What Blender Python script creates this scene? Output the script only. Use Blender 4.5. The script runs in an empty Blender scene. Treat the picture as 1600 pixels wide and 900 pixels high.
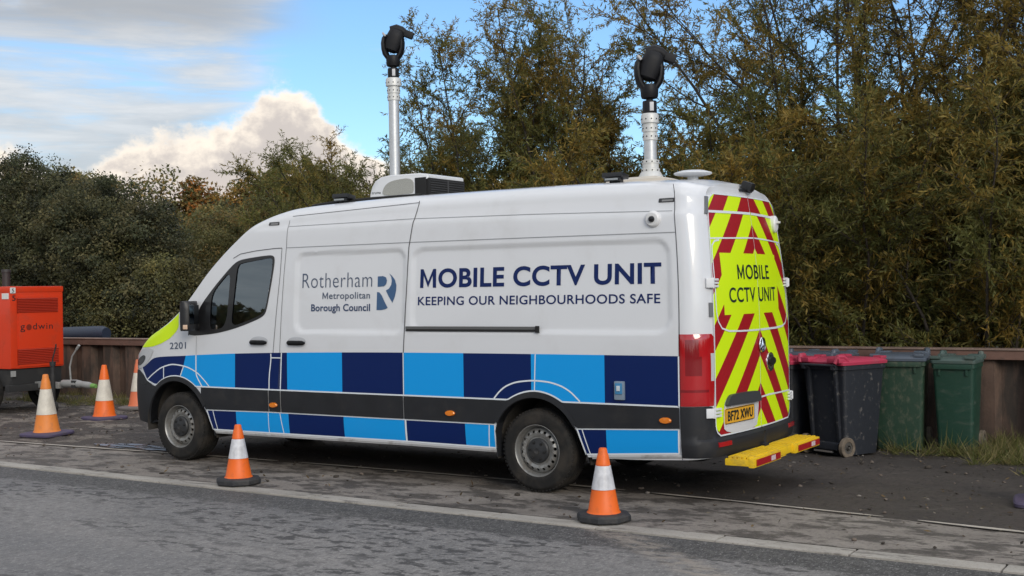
import bpy, bmesh, math, random
import numpy as np
from mathutils import Vector, Matrix
R = math.radians
S = bpy.context.scene
COL = S.collection

# ---------------------------------------------------------------- camera
cam = bpy.data.cameras.new('camera')
cam.sensor_width = 36.0
cam.lens = 42.33
cam.clip_start = 0.1
cam.clip_end = 3000
co = bpy.data.objects.new('camera', cam)
COL.objects.link(co)
rt = Vector((0.84194756, 0.53931568, -0.01621436))
dn = Vector((-0.01473359, -0.00705948, -0.99986653))
fw = Vector((-0.53935816, 0.84207408, 0.00200234))
m3 = Matrix((rt, -dn, -fw)).transposed()
co.matrix_world = Matrix.Translation((9.614, -8.569, 1.700)) @ m3.to_4x4()
S.camera = co

# ---------------------------------------------------------------- light
SUN_EL, SUN_AZ = 24.0, 128.0          # azimuth clockwise from +Y
S.view_settings.view_transform = 'Standard'
S.view_settings.look = 'None'
S.view_settings.exposure = 0.18
S.view_settings.gamma = 1.0
S.view_settings.use_curve_mapping = False
sl = bpy.data.lights.new('sun', 'SUN')
sl.energy = 1.5
sl.angle = R(24)
sl.color = (1.0, 0.90, 0.76)
so = bpy.data.objects.new('sun', sl)
COL.objects.link(so)
sd = Vector((math.sin(R(SUN_AZ)) * math.cos(R(SUN_EL)), math.cos(R(SUN_AZ)) * math.cos(R(SUN_EL)), math.sin(R(SUN_EL))))
so.rotation_euler = sd.to_track_quat('Z', 'Y').to_euler()
so.location = sd * 60


class NT:
    """small helper for node trees"""
    def __init__(s, tree):
        s.t = tree
        s.n = tree.nodes
        s.l = tree.links

    def node(s, typ, **kw):
        nd = s.n.new(typ)
        for k, v in kw.items():
            setattr(nd, k, v)
        return nd

    def put(s, sock, v):
        if isinstance(v, bpy.types.NodeSocket):
            s.l.new(v, sock)
        else:
            sock.default_value = v

    def math(s, op, a, b=0.0, c=None, clamp=False):
        nd = s.node('ShaderNodeMath', operation=op, use_clamp=clamp)
        s.put(nd.inputs[0], a)
        s.put(nd.inputs[1], b)
        if c is not None:
            s.put(nd.inputs[2], c)
        return nd.outputs[0]

    def ramp(s, fac, stops, interp='LINEAR'):
        nd = s.node('ShaderNodeValToRGB')
        cr = nd.color_ramp
        cr.interpolation = interp
        while len(cr.elements) > len(stops):
            cr.elements.remove(cr.elements[-1])
        while len(cr.elements) < len(stops):
            cr.elements.new(0.5)
        for e, (p, c) in zip(cr.elements, stops):
            e.position = p
            e.color = (*c, 1) if len(c) == 3 else c
        s.put(nd.inputs[0], fac)
        return nd.outputs[0]

    def noise(s, vec, scale, detail=4, rough=0.55, dist=0.0):
        nd = s.node('ShaderNodeTexNoise')
        s.put(nd.inputs['Vector'], vec)
        nd.inputs['Scale'].default_value = scale
        nd.inputs['Detail'].default_value = detail
        nd.inputs['Roughness'].default_value = rough
        nd.inputs['Distortion'].default_value = dist
        return nd.outputs['Fac']

    def mapping(s, vec, scale=(1, 1, 1), rot=(0, 0, 0), loc=(0, 0, 0)):
        nd = s.node('ShaderNodeMapping')
        s.put(nd.inputs['Vector'], vec)
        nd.inputs['Scale'].default_value = scale
        nd.inputs['Rotation'].default_value = rot
        nd.inputs['Location'].default_value = loc
        return nd.outputs[0]

    def mix(s, fac, a, b, blend='MIX'):
        nd = s.node('ShaderNodeMix', data_type='RGBA', blend_type=blend)
        s.put(nd.inputs[0], fac)
        for sock, v in ((nd.inputs[6], a), (nd.inputs[7], b)):
            if isinstance(v, (tuple, list)) and len(v) == 3:
                v = (*v, 1)
            s.put(sock, v)
        return nd.outputs[2]

    def sstep(s, x, a, b):
        nd = s.node('ShaderNodeMapRange', interpolation_type='SMOOTHSTEP')
        s.put(nd.inputs[0], x)
        nd.inputs[1].default_value = a
        nd.inputs[2].default_value = b
        return nd.outputs[0]

    def lin(s, x, a, b, c, d):
        nd = s.node('ShaderNodeMapRange')
        s.put(nd.inputs[0], x)
        for i, v in enumerate((a, b, c, d)):
            nd.inputs[1 + i].default_value = v
        return nd.outputs[0]


# ---------------------------------------------------------------- world: clear sky with clouds, laid out by compass direction
W = bpy.data.worlds.new('World')
S.world = W
W.use_nodes = True
w = NT(W.node_tree)
bg = w.n['Background']
SKY_STRENGTH = 0.12
bg.inputs[1].default_value = SKY_STRENGTH
sky = w.node('ShaderNodeTexSky', sky_type='NISHITA')
sky.sun_disc = False
sky.sun_elevation = R(SUN_EL)
sky.sun_rotation = R(SUN_AZ)
sky.air_density = 1.0
sky.dust_density = 0.6
sky.ozone_density = 1.6
tc = w.node('ShaderNodeTexCoord')
sx = w.node('ShaderNodeSeparateXYZ')
w.l.new(tc.outputs['Generated'], sx.inputs[0])
az = w.math('MULTIPLY', w.math('ARCTAN2', sx.outputs[0], sx.outputs[1]), 57.2958)   # degrees from +Y, clockwise
el = w.math('MULTIPLY', w.math('ARCSINE', sx.outputs[2]), 57.2958)
cb = w.node('ShaderNodeCombineXYZ')
w.put(cb.inputs[0], az)
w.put(cb.inputs[1], el)
pol = cb.outputs[0]


def cl(v):
    k = 1.0 / SKY_STRENGTH
    return (v[0] * k, v[1] * k, v[2] * k)


col = w.mix(1.0, sky.outputs[0], (0.80, 1.02, 1.22), 'MULTIPLY')
# general cloud sheet over the rest of the sky (behind and beside the photographer)
n_all = w.noise(w.mapping(tc.outputs['Generated'], (1, 1, 2.6)), 2.3, 6, 0.58, 0.3)
away = w.math('MAXIMUM', w.sstep(w.math('ABSOLUTE', w.math('ADD', az, 28.0)), 34, 60), w.sstep(el, 22, 45))
m_all = w.math('MULTIPLY', w.sstep(n_all, 0.40, 0.58), away)
c_all = w.mix(w.sstep(n_all, 0.45, 0.75), cl((0.80, 0.77, 0.74)), cl((0.50, 0.53, 0.60)))
c_all = w.mix(w.sstep(el, 20, 55), c_all, w.mix(w.sstep(n_all, 0.40, 0.80), cl((1.75, 1.72, 1.70)), cl((1.25, 1.30, 1.38))))  # unseen overhead cloud made extra bright to light the ground and trees
col = w.mix(w.math('MULTIPLY', m_all, 0.9), col, c_all)
# high streaky layer to the left of the picture
n_st = w.noise(w.mapping(pol, (0.055, 0.26, 1), (0, 0, R(-7))), 1.0, 7, 0.58, 0.5)
n_st2 = w.noise(w.mapping(pol, (0.10, 0.9, 1), (0, 0, R(-9)), (3, 1, 0)), 1.0, 6, 0.62, 0.4)
n_s = w.math('ADD', w.math('MULTIPLY', n_st, 0.68), w.math('MULTIPLY', n_st2, 0.32))
left = w.math('SUBTRACT', 1.0, w.sstep(w.math('ADD', az, w.math('MULTIPLY', n_st, 9.0)), -43.0, -34.5))
right_weak = w.math('MULTIPLY', w.math('SUBTRACT', 1.0, left), 0.10)
th = w.math('ADD', n_s, w.math('MULTIPLY', w.math('SUBTRACT', left, 1.0), 0.30))
m_st = w.math('MULTIPLY', w.sstep(th, 0.33, 0.53), 0.92)
c_st = w.mix(w.sstep(n_st2, 0.35, 0.70), cl((0.50, 0.53, 0.56)), cl((0.70, 0.71, 0.72)))
col = w.mix(m_st, col, c_st)
# darker band near the top of the picture
band = w.math('MULTIPLY', w.sstep(el, 10.9, 12.9), w.math('SUBTRACT', 1.0, w.sstep(el, 15.0, 22.0)))
band = w.math('MULTIPLY', band, w.math('MULTIPLY', left, w.sstep(n_st, 0.30, 0.50)))
col = w.mix(w.math('MULTIPLY', band, 0.85), col, cl((0.38, 0.40, 0.43)))
# cumulus bank low on the left: top outline as a curve of azimuth
fc = w.node('ShaderNodeFloatCurve')
cv = fc.mapping.curves[0]
pts = [(-70, 7.6), (-58, 6.7), (-56.3, 6.9), (-54.8, 6.7), (-53.0, 5.6), (-51.2, 6.6), (-49.2, 7.6), (-47.4, 7.7), (-46.0, 8.2), (-44.6, 9.1), (-43.6, 10.0), (-42.6, 9.9), (-41.6, 8.9), (-40.6, 7.8), (-39.3, 6.7), (-37.5, 6.0), (-32, 5.4), (-26, 4.6), (-20, 4.5)]
X = lambda a: (a + 70) / 50.0
Yv = lambda e: e / 14.0
cv.points[0].location = (X(pts[0][0]), Yv(pts[0][1]))
cv.points[1].location = (X(pts[-1][0]), Yv(pts[-1][1]))
for a, e in pts[1:-1]:
    cv.points.new(X(a), Yv(e))
fc.mapping.update()
w.put(fc.inputs['Value'], w.lin(az, -70, -20, 0, 1))
top = w.math('MULTIPLY', fc.outputs[0], 14.0)
nc = w.noise(w.mapping(pol, (0.42, 0.55, 1)), 1.0, 8, 0.62, 0.25)
nc2 = w.noise(w.mapping(pol, (1.0, 1.1, 1), (0, 0, 0), (7, 3, 0)), 1.0, 6, 0.6, 0.2)
depth = w.math('ADD', w.math('SUBTRACT', top, el), w.math('ADD', w.math('MULTIPLY', w.math('SUBTRACT', nc, 0.5), 2.2), w.math('MULTIPLY', w.math('SUBTRACT', nc2, 0.5), 1.7)))
m_cu = w.sstep(depth, -0.05, 0.80)
nc3 = w.noise(w.mapping(pol, (0.55, 0.8, 1), (0, 0, 0), (2, 9, 0)), 1.0, 7, 0.55, 0.2)
lit = w.math('SUBTRACT', 1.0, w.sstep(w.math('ADD', depth, w.math('ADD', w.math('MULTIPLY', w.math('SUBTRACT', nc2, 0.5), 2.2), w.math('MULTIPLY', w.math('SUBTRACT', nc3, 0.5), 3.6))), 0.3, 2.4))
base_l = w.sstep(el, 3.4, 5.8)
c_cu = w.mix(lit, cl((0.60, 0.55, 0.52)), cl((0.98, 0.88, 0.76)))
c_cu = w.mix(w.math('MULTIPLY', w.math('SUBTRACT', 1.0, base_l), 0.65), c_cu, cl((0.84, 0.72, 0.63)))
m_cu = w.math('MULTIPLY', m_cu, w.math('SUBTRACT', 1.0, w.sstep(w.math('ABSOLUTE', w.math('ADD', az, 45.0)), 22, 30)))
col = w.mix(m_cu, col, c_cu)
w.l.new(col, bg.inputs[0])


# ---------------------------------------------------------------- materials
MATS = {}


def mat(name, base=(0.5, 0.5, 0.5), rough=0.5, metal=0.0, coat=0.0, var=0.0, vscale=6.0, bump=0.0, bscale=40.0, spec=0.5,
        dirt=None, dirt_amt=0.0, dscale=3.0, dstretch=(1, 1, 1), dlo=0.5, dhi=0.7):
    if name in MATS:
        return MATS[name]
    m = bpy.data.materials.new(name)
    m.use_nodes = True
    n = NT(m.node_tree)
    b = n.n['Principled BSDF']
    b.inputs['Roughness'].default_value = rough
    b.inputs['Metallic'].default_value = metal
    b.inputs['Coat Weight'].default_value = coat
    b.inputs['Coat Roughness'].default_value = 0.06
    b.inputs['Specular IOR Level'].default_value = spec
    t = n.node('ShaderNodeTexCoord').outputs['Object']
    c = (*base, 1)
    if var:
        f = n.noise(t, vscale, 5, 0.6)
        lo = tuple(max(0, x * (1 - var)) for x in base)
        hi = tuple(min(1, x * (1 + var)) for x in base)
        c = n.ramp(f, [(0.3, lo), (0.7, hi)])
    if dirt:
        f = n.noise(n.mapping(t, dstretch), dscale, 7, 0.65, 0.3)
        f = n.math('MULTIPLY', n.sstep(f, dlo, dhi), dirt_amt)
        c = n.mix(f, c, dirt)
        n.l.new(n.lin(f, 0, 1, rough, 0.85), b.inputs['Roughness'])
    n.put(b.inputs['Base Color'], c)
    if bump:
        bp = n.node('ShaderNodeBump')
        bp.inputs['Strength'].default_value = bump
        bp.inputs['Distance'].default_value = 0.01
        n.put(bp.inputs['Height'], n.noise(t, bscale, 5, 0.6))
        n.l.new(bp.outputs[0], b.inputs['Normal'])
    MATS[name] = m
    return m


mud = (0.10, 0.08, 0.06)
WHITE = mat('white_paint', (0.68, 0.69, 0.71), 0.28, coat=0.6, dirt=(0.42, 0.40, 0.37), dirt_amt=0.30, dscale=1.6, dlo=0.48, dhi=0.85)
NAVY = mat('navy_vinyl', (0.0015, 0.014, 0.095), 0.30, spec=0.30)
BLUE = mat('blue_vinyl', (0.004, 0.310, 0.760), 0.28, spec=0.4)
BAND_WHITE = mat('reflective_white_line', (0.72, 0.76, 0.80), 0.4)
LOGO_BLUE = mat('slate_blue_vinyl', (0.045, 0.105, 0.215), 0.35)
LOGO_GREY = mat('grey_blue_lettering', (0.070, 0.095, 0.15), 0.4)
BLACKP = mat('black_plastic', (0.017, 0.018, 0.021), 0.55, var=0.2, vscale=3, bump=0.06, bscale=300, spec=0.35, dirt=(0.08, 0.07, 0.06), dirt_amt=0.16, dscale=4)
GAP = mat('shut_line_dark', (0.07, 0.072, 0.078), 0.7)
SEAM_CREASE = mat('seam_and_crease_grey', (0.26, 0.27, 0.285), 0.6)
RUBBER = mat('rubber', (0.014, 0.0135, 0.013), 0.8, spec=0.3, dirt=(0.07, 0.058, 0.046), dirt_amt=0.45, dscale=6, bump=0.2, bscale=90, dlo=0.40, dhi=0.70)
RIM = mat('steel_rim_grey', (0.30, 0.30, 0.29), 0.42, metal=0.6, dirt=(0.12, 0.095, 0.07), dirt_amt=0.6, dscale=9, dlo=0.4, dhi=0.7)
DARK = mat('dark_underbody', (0.012, 0.012, 0.012), 0.9)
CHROME = mat('chrome', (0.75, 0.76, 0.78), 0.14, metal=1.0)
ALU = mat('brushed_aluminium', (0.60, 0.61, 0.62), 0.42, metal=0.55, var=0.08, vscale=25)
ALUP = mat('pale_collar_metal', (0.62, 0.62, 0.60), 0.5, metal=0.25)
YEL = mat('fluorescent_yellow', (0.66, 0.90, 0.004), 0.42)
RED = mat('reflective_red', (0.36, 0.010, 0.016), 0.35, var=0.15, vscale=60)
BLACKT = mat('black_lettering', (0.008, 0.02, 0.022), 0.45)
PLATE = mat('plate_yellow', (0.80, 0.42, 0.035), 0.4)
STEPY = mat('step_yellow', (0.80, 0.52, 0.012), 0.5, dirt=(0.25, 0.18, 0.06), dirt_amt=0.5, dscale=7, bump=0.1)
TAILR = mat('tail_lens_red', (0.42, 0.008, 0.012), 0.12, coat=1.0, spec=0.7)
TAILD = mat('tail_lens_dark_red', (0.22, 0.005, 0.009), 0.15, coat=1.0)
LENSC = mat('clear_lens', (0.55, 0.56, 0.57), 0.12, coat=1.0)
AMBER = mat('amber_lens', (0.75, 0.20, 0.01), 0.2, coat=1.0)
CREAM = mat('cream_plinth', (0.62, 0.56, 0.47), 0.6)
GREYM = mat('speckled_grey_mesh', (0.34, 0.34, 0.31), 0.6, var=0.3, vscale=150)


def glass_mat():
    m = bpy.data.materials.new('window_glass')
    m.use_nodes = True
    n = NT(m.node_tree)
    out = n.n['Material Output']
    n.n.remove(n.n['Principled BSDF'])
    tr = n.node('ShaderNodeBsdfTransparent')
    tr.inputs[0].default_value = (0.42, 0.47, 0.50, 1)
    gl = n.node('ShaderNodeBsdfGlossy')
    gl.inputs['Roughness'].default_value = 0.02
    gl.inputs['Color'].default_value = (0.80, 0.92, 1.0, 1)
    fr = n.node('ShaderNodeFresnel')
    fr.inputs[0].default_value = 1.9
    mx = n.node('ShaderNodeMixShader')
    n.l.new(n.math('ADD', fr.outputs[0], 0.10, clamp=True), mx.inputs[0])
    n.l.new(tr.outputs[0], mx.inputs[1])
    n.l.new(gl.outputs[0], mx.inputs[2])
    n.l.new(mx.outputs[0], out.inputs[0])
    return m


GLASS = glass_mat()


# ---------------------------------------------------------------- mesh helpers
def finish(me, mats, smooth=True, ang=35):
    for m in (mats if isinstance(mats, (list, tuple)) else [mats]):
        me.materials.append(m)
    if smooth:
        me.polygons.foreach_set('use_smooth', [True] * len(me.polygons))
        me.set_sharp_from_angle(angle=R(ang))


def link(name, me, parent=None, loc=(0, 0, 0)):
    o = bpy.data.objects.new(name, me)
    COL.objects.link(o)
    o.location = loc
    if parent is not None:
        o.parent = parent
    return o


class MB:
    """collects simple shapes into one mesh"""
    def __init__(s):
        s.v = []
        s.f = []
        s.mi = []

    def add(s, vs, fs, mi=0):
        k = len(s.v)
        s.v += [tuple(v) for v in vs]
        s.f += [tuple(i + k for i in f) for f in fs]
        s.mi += [mi] * len(fs)
        return s

    def box(s, c, d, rot=None, mi=0, bev=0.0):
        hx, hy, hz = d[0] / 2, d[1] / 2, d[2] / 2
        bm = bmesh.new()
        bmesh.ops.create_cube(bm, size=1)
        for v in bm.verts:
            v.co = Vector((v.co.x * d[0], v.co.y * d[1], v.co.z * d[2]))
        if bev:
            bmesh.ops.bevel(bm, geom=bm.edges[:], offset=bev, segments=2, affect='EDGES', profile=0.7)
        M = Matrix.Translation(c) @ (rot.to_4x4() if rot is not None else Matrix.Identity(4))
        bm.verts.index_update()
        s.add([M @ v.co for v in bm.verts], [[v.index for v in f.verts] for f in bm.faces], mi)
        bm.free()
        return s

    def tube(s, pts, rad, n=12, mi=0, cap=True):
        pts = [Vector(p) for p in pts]
        if not isinstance(rad, (list, tuple)):
            rad = [rad] * len(pts)
        vs, fs = [], []
        up = None
        for i, p in enumerate(pts):
            d = (pts[min(i + 1, len(pts) - 1)] - pts[max(i - 1, 0)]).normalized()
            if up is None:
                up = Vector((0, 0, 1)) if abs(d.z) < 0.9 else Vector((1, 0, 0))
            a = d.cross(up).normalized()
            b = a.cross(d).normalized()
            up = b
            for k in range(n):
                t = 2 * math.pi * k / n
                vs.append(p + (a * math.cos(t) + b * math.sin(t)) * rad[i])
        for i in range(len(pts) - 1):
            for k in range(n):
                fs.append((i * n + k, i * n + (k + 1) % n, (i + 1) * n + (k + 1) % n, (i + 1) * n + k))
        if cap:
            fs.append(tuple(range(n - 1, -1, -1)))
            fs.append(tuple((len(pts) - 1) * n + k for k in range(n)))
        return s.add(vs, fs, mi)

    def lathe(s, prof, n=32, M=None, mi=0, close=False, ph=0.0, cap=True):
        """profile of (radius, height) turned round Z"""
        vs, fs = [], []
        M = M or Matrix.Identity(4)
        for r, h in prof:
            for k in range(n):
                t = 2 * math.pi * k / n + ph
                vs.append(M @ Vector((r * math.cos(t), r * math.sin(t), h)))
        m = len(prof)
        for i in range(m - 1 if not close else m):
            j = (i + 1) % m
            for k in range(n):
                fs.append((i * n + k, i * n + (k + 1) % n, j * n + (k + 1) % n, j * n + k))
        if not close and cap:
            if prof[0][0] > 1e-4:
                fs.append(tuple(range(n - 1, -1, -1)))
            if prof[-1][0] > 1e-4:
                fs.append(tuple((m - 1) * n + k for k in range(n)))
        return s.add(vs, fs, mi)

    def loft(s, rings, cap=True, mi=0, closed=True):
        n = len(rings[0])
        vs = [p for r in rings for p in r]
        fs = []
        for i in range(len(rings) - 1):
            for k in range(n if closed else n - 1):
                fs.append((i * n + k, i * n + (k + 1) % n, (i + 1) * n + (k + 1) % n, (i + 1) * n + k))
        if cap:
            fs.append(tuple(range(n - 1, -1, -1)))
            fs.append(tuple((len(rings) - 1) * n + k for k in range(n)))
        return s.add(vs, fs, mi)

    def build(s, name, mats, parent=None, loc=(0, 0, 0), smooth=True, ang=35, fixn=True):
        me = bpy.data.meshes.new(name)
        me.from_pydata(s.v, [], s.f)
        if any(s.mi):
            me.polygons.foreach_set('material_index', s.mi)
        if fixn:
            bm = bmesh.new()
            bm.from_mesh(me)
            bmesh.ops.recalc_face_normals(bm, faces=bm.faces)
            bm.to_mesh(me)
            bm.free()
        finish(me, mats, smooth, ang)
        return link(name, me, parent, loc)


def tag(o, label=None, cat=None, group=None, kind=None):
    if label:
        o['label'] = label
    if cat:
        o['category'] = cat
    if group:
        o['group'] = group
    if kind:
        o['kind'] = kind
    return o


def empty(name, loc, rz=0.0):
    o = bpy.data.objects.new(name, None)
    COL.objects.link(o)
    o.location = loc
    o.rotation_euler = (0, 0, rz)
    o.empty_display_size = 0.2
    return o


def copy_tree(o, parent=None):
    c = o.copy()
    COL.objects.link(c)
    c.parent = parent
    for ch in list(o.children):
        copy_tree(ch, c)
    return c


def rrect_pts(x0, x1, z0, z1, r, n=6):
    """rounded rectangle outline; r may be one radius or four (bl, br, tr, tl)"""
    rs = r if isinstance(r, (tuple, list)) else (r,) * 4
    out = []
    for (cx, cz, a0), q in zip(((x0, z0, 180), (x1, z0, 270), (x1, z1, 0), (x0, z1, 90)), rs):
        sx_ = 1 if cx == x0 else -1
        sz_ = 1 if cz == z0 else -1
        for k in range(n + 1):
            a = R(a0 + 90 * k / n)
            out.append((cx + sx_ * q + q * math.cos(a), cz + sz_ * q + q * math.sin(a)))
    return out

# ---------------------------------------------------------------- van body surfaces (x rearward from the front axle, y across from the near side, z up)
def pchip(xs, ys):
    xs = np.array(xs, float)
    ys = np.array(ys, float)
    h = np.diff(xs)
    d = np.diff(ys) / h
    m = np.zeros(len(xs))
    m[0] = d[0]
    m[-1] = d[-1]
    for i in range(1, len(xs) - 1):
        if d[i - 1] * d[i] > 0:
            w1 = 2 * h[i] + h[i - 1]
            w2 = h[i] + 2 * h[i - 1]
            m[i] = (w1 + w2) / (w1 / d[i - 1] + w2 / d[i])

    def f(x):
        x = np.clip(np.asarray(x, float), xs[0], xs[-1])
        i = np.clip(np.searchsorted(xs, x) - 1, 0, len(xs) - 2)
        t = (x - xs[i]) / h[i]
        return (1 + 2 * t) * (1 - t) ** 2 * ys[i] + t * (1 - t) ** 2 * h[i] * m[i] + t * t * (3 - 2 * t) * ys[i + 1] + t * t * (t - 1) * h[i] * m[i + 1]
    return f


TY = pchip([.28, .5, .8, 1.15, 1.5, 1.85, 2.147, 2.325, 2.35, 2.5], [.035, .01, 0, .002, .014, .034, .055, .070, .082, .125])
PLAN = pchip([-1.01, -1.0, -.98, -.93, -.85, -.7, -.5, -.2, .2, .8, 1.2, 5.6, 5.69, 5.75, 5.80, 5.84, 5.865],
             [1.0, .8, .6, .36, .235, .125, .07, .03, .015, .003, 0, 0, .002, .018, .055, .10, .16])
ZT = pchip([-1.01, -.97, -.9, -.82, -.7, -.5, -.17, -.02, .13, .46, .79, 1.06, 1.28, 1.5, 2.0, 2.9, 4.2, 5.66, 5.865],
           [.62, .88, 1.0, 1.07, 1.15, 1.285, 1.43, 1.52, 1.645, 1.97, 2.235, 2.41, 2.495, 2.54, 2.565, 2.585, 2.585, 2.555, 2.515])
RAD = pchip([-1.01, -.5, 0, .9, 1.5, 6], [.05, .07, .035, .06, .15, .15])
CROWN = pchip([-1.01, -.2, .05, .3, .9, 1.5, 2.5, 6], [.04, .08, .16, .20, .13, .07, .05, .05])
ZB = pchip([-1.01, -.9, -.5, -.3, 0, 5.0, 5.7, 6], [.50, .47, .43, .38, .33, .33, .36, .38])


def sst(a, b, x):
    t = np.clip((np.asarray(x, float) - a) / (b - a), 0, 1)
    return t * t * (3 - 2 * t)


def rr_sdf(x, z, x0, x1, z0, z1, r):
    dx = np.abs(x - (x0 + x1) / 2) - (x1 - x0) / 2 + r
    dz = np.abs(z - (z0 + z1) / 2) - (z1 - z0) / 2 + r
    return np.hypot(np.maximum(dx, 0), np.maximum(dz, 0)) + np.minimum(np.maximum(dx, dz), 0) - r


def side_y(x, z):
    x = np.asarray(x, float)
    z = np.asarray(z, float)
    zz = z + .045 * sst(3, 5.66, x) * np.clip((z - 2.15) / .15, 0, 1)
    d = np.minimum(rr_sdf(x, z, 1.655, 2.95, 1.335, 2.085, .09), rr_sdf(x, z, 3.04, 5.575, 1.35, 2.08, .11))
    return TY(zz) + PLAN(x) + .016 * (1 - sst(-.014, .006, d))


def lean(x, z):
    return .09 * np.maximum(0, (np.asarray(z, float) - 1.35) / 1.1) ** 2 * sst(5.1, 5.865, x)


def rear_x(y, z):
    y = np.asarray(y, float)
    z = np.asarray(z, float)
    return 5.92 - (.055 + .025 * sst(1.3, 2.3, z)) * ((y - 1) / .84) ** 2 - lean(5.9, z)


FC, RC = (-.03, .36), (4.328, .383)        # wheel arch centres
FO, RO = .460, .415                       # wheel arch opening radii
def arch_outline(c, r, right, left):
    a0 = math.degrees(math.asin((right[0][1] - c[1]) / r))
    a1 = 180 - math.degrees(math.asin((left[0][1] - c[1]) / r)) if left else 190
    arc = [(c[0] + r * math.cos(R(a)), c[1] + r * math.sin(R(a))) for a in np.linspace(a0, a1, 60)]
    return [p for p in right[1:][::-1]] + arc + [p for p in left[1:]]


ARCH_F = arch_outline(FC, FO, [(0, .548), (.418, .51), (.503, .345), (.51, .25)], [])
ARCH_R = arch_outline(RC, RO, [(0, .575), (4.722, .54), (4.808, .345), (4.82, .25)], [(0, .56), (3.933, .50), (3.932, .40), (3.932, .25)])


def near_on(px, pz, line):
    best = (9, px, pz)
    for (ax, az_), (bx, bz) in zip(line[:-1], line[1:]):
        dx, dz = bx - ax, bz - az_
        t = max(0, min(1, ((px - ax) * dx + (pz - az_) * dz) / (dx * dx + dz * dz + 1e-12)))
        qx, qz = ax + dx * t, az_ + dz * t
        d = math.hypot(px - qx, pz - qz)
        if d < best[0]:
            best = (d, qx, qz)
    return best


VAN = empty('van', (2.4, 1.0, 0))
tag(VAN, 'white high-roof surveillance van with blue chequered sides and two camera masts, parked on the verge', 'van')
VL = (-2.4, -1.0, 0)


def P(x, z, off=0.0, far=False):
    y = float(side_y(x, z)) - off
    return (x - float(lean(x, z)), (2 - y) if far else y, z)


def inpoly(px, pz, poly):
    c = False
    j = len(poly) - 1
    for i in range(len(poly)):
        xi, zi = poly[i]
        xj, zj = poly[j]
        if (zi > pz) != (zj > pz) and px < (xj - xi) * (pz - zi) / (zj - zi) + xi:
            c = not c
        j = i
    return c


WIN_OUT = [(.125, 1.285), (.239, 1.425), (.349, 1.60), (.496, 1.745), (.638, 1.872), (.80, 2.005), (.88, 2.043), (1.0, 2.06), (1.281, 2.083), (1.349, 2.076), (1.368, 2.034), (1.349, 1.898), (1.299, 1.65), (1.268, 1.525), (1.218, 1.478), (1.029, 1.415), (.781, 1.350), (.507, 1.305)]
WIN_MAIN = [(.862, 1.995), (.93, 2.015), (1.042, 2.027), (1.30, 2.057), (1.338, 2.041), (1.328, 1.898), (1.279, 1.65), (1.249, 1.540), (1.201, 1.500), (.994, 1.432), (.79, 1.384), (.812, 1.578), (.839, 1.807)]
WIN_QTR = [(.770, 1.945), (.753, 1.706), (.722, 1.385), (.553, 1.350), (.492, 1.370), (.492, 1.56), (.510, 1.715), (.62, 1.825)]
cxw = sum(p[0] for p in WIN_OUT) / len(WIN_OUT)
czw = sum(p[1] for p in WIN_OUT) / len(WIN_OUT)
WIN_HOLE = [(cxw + (x - cxw) * .965, czw + (z - czw) * .965) for x, z in WIN_OUT]


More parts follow.
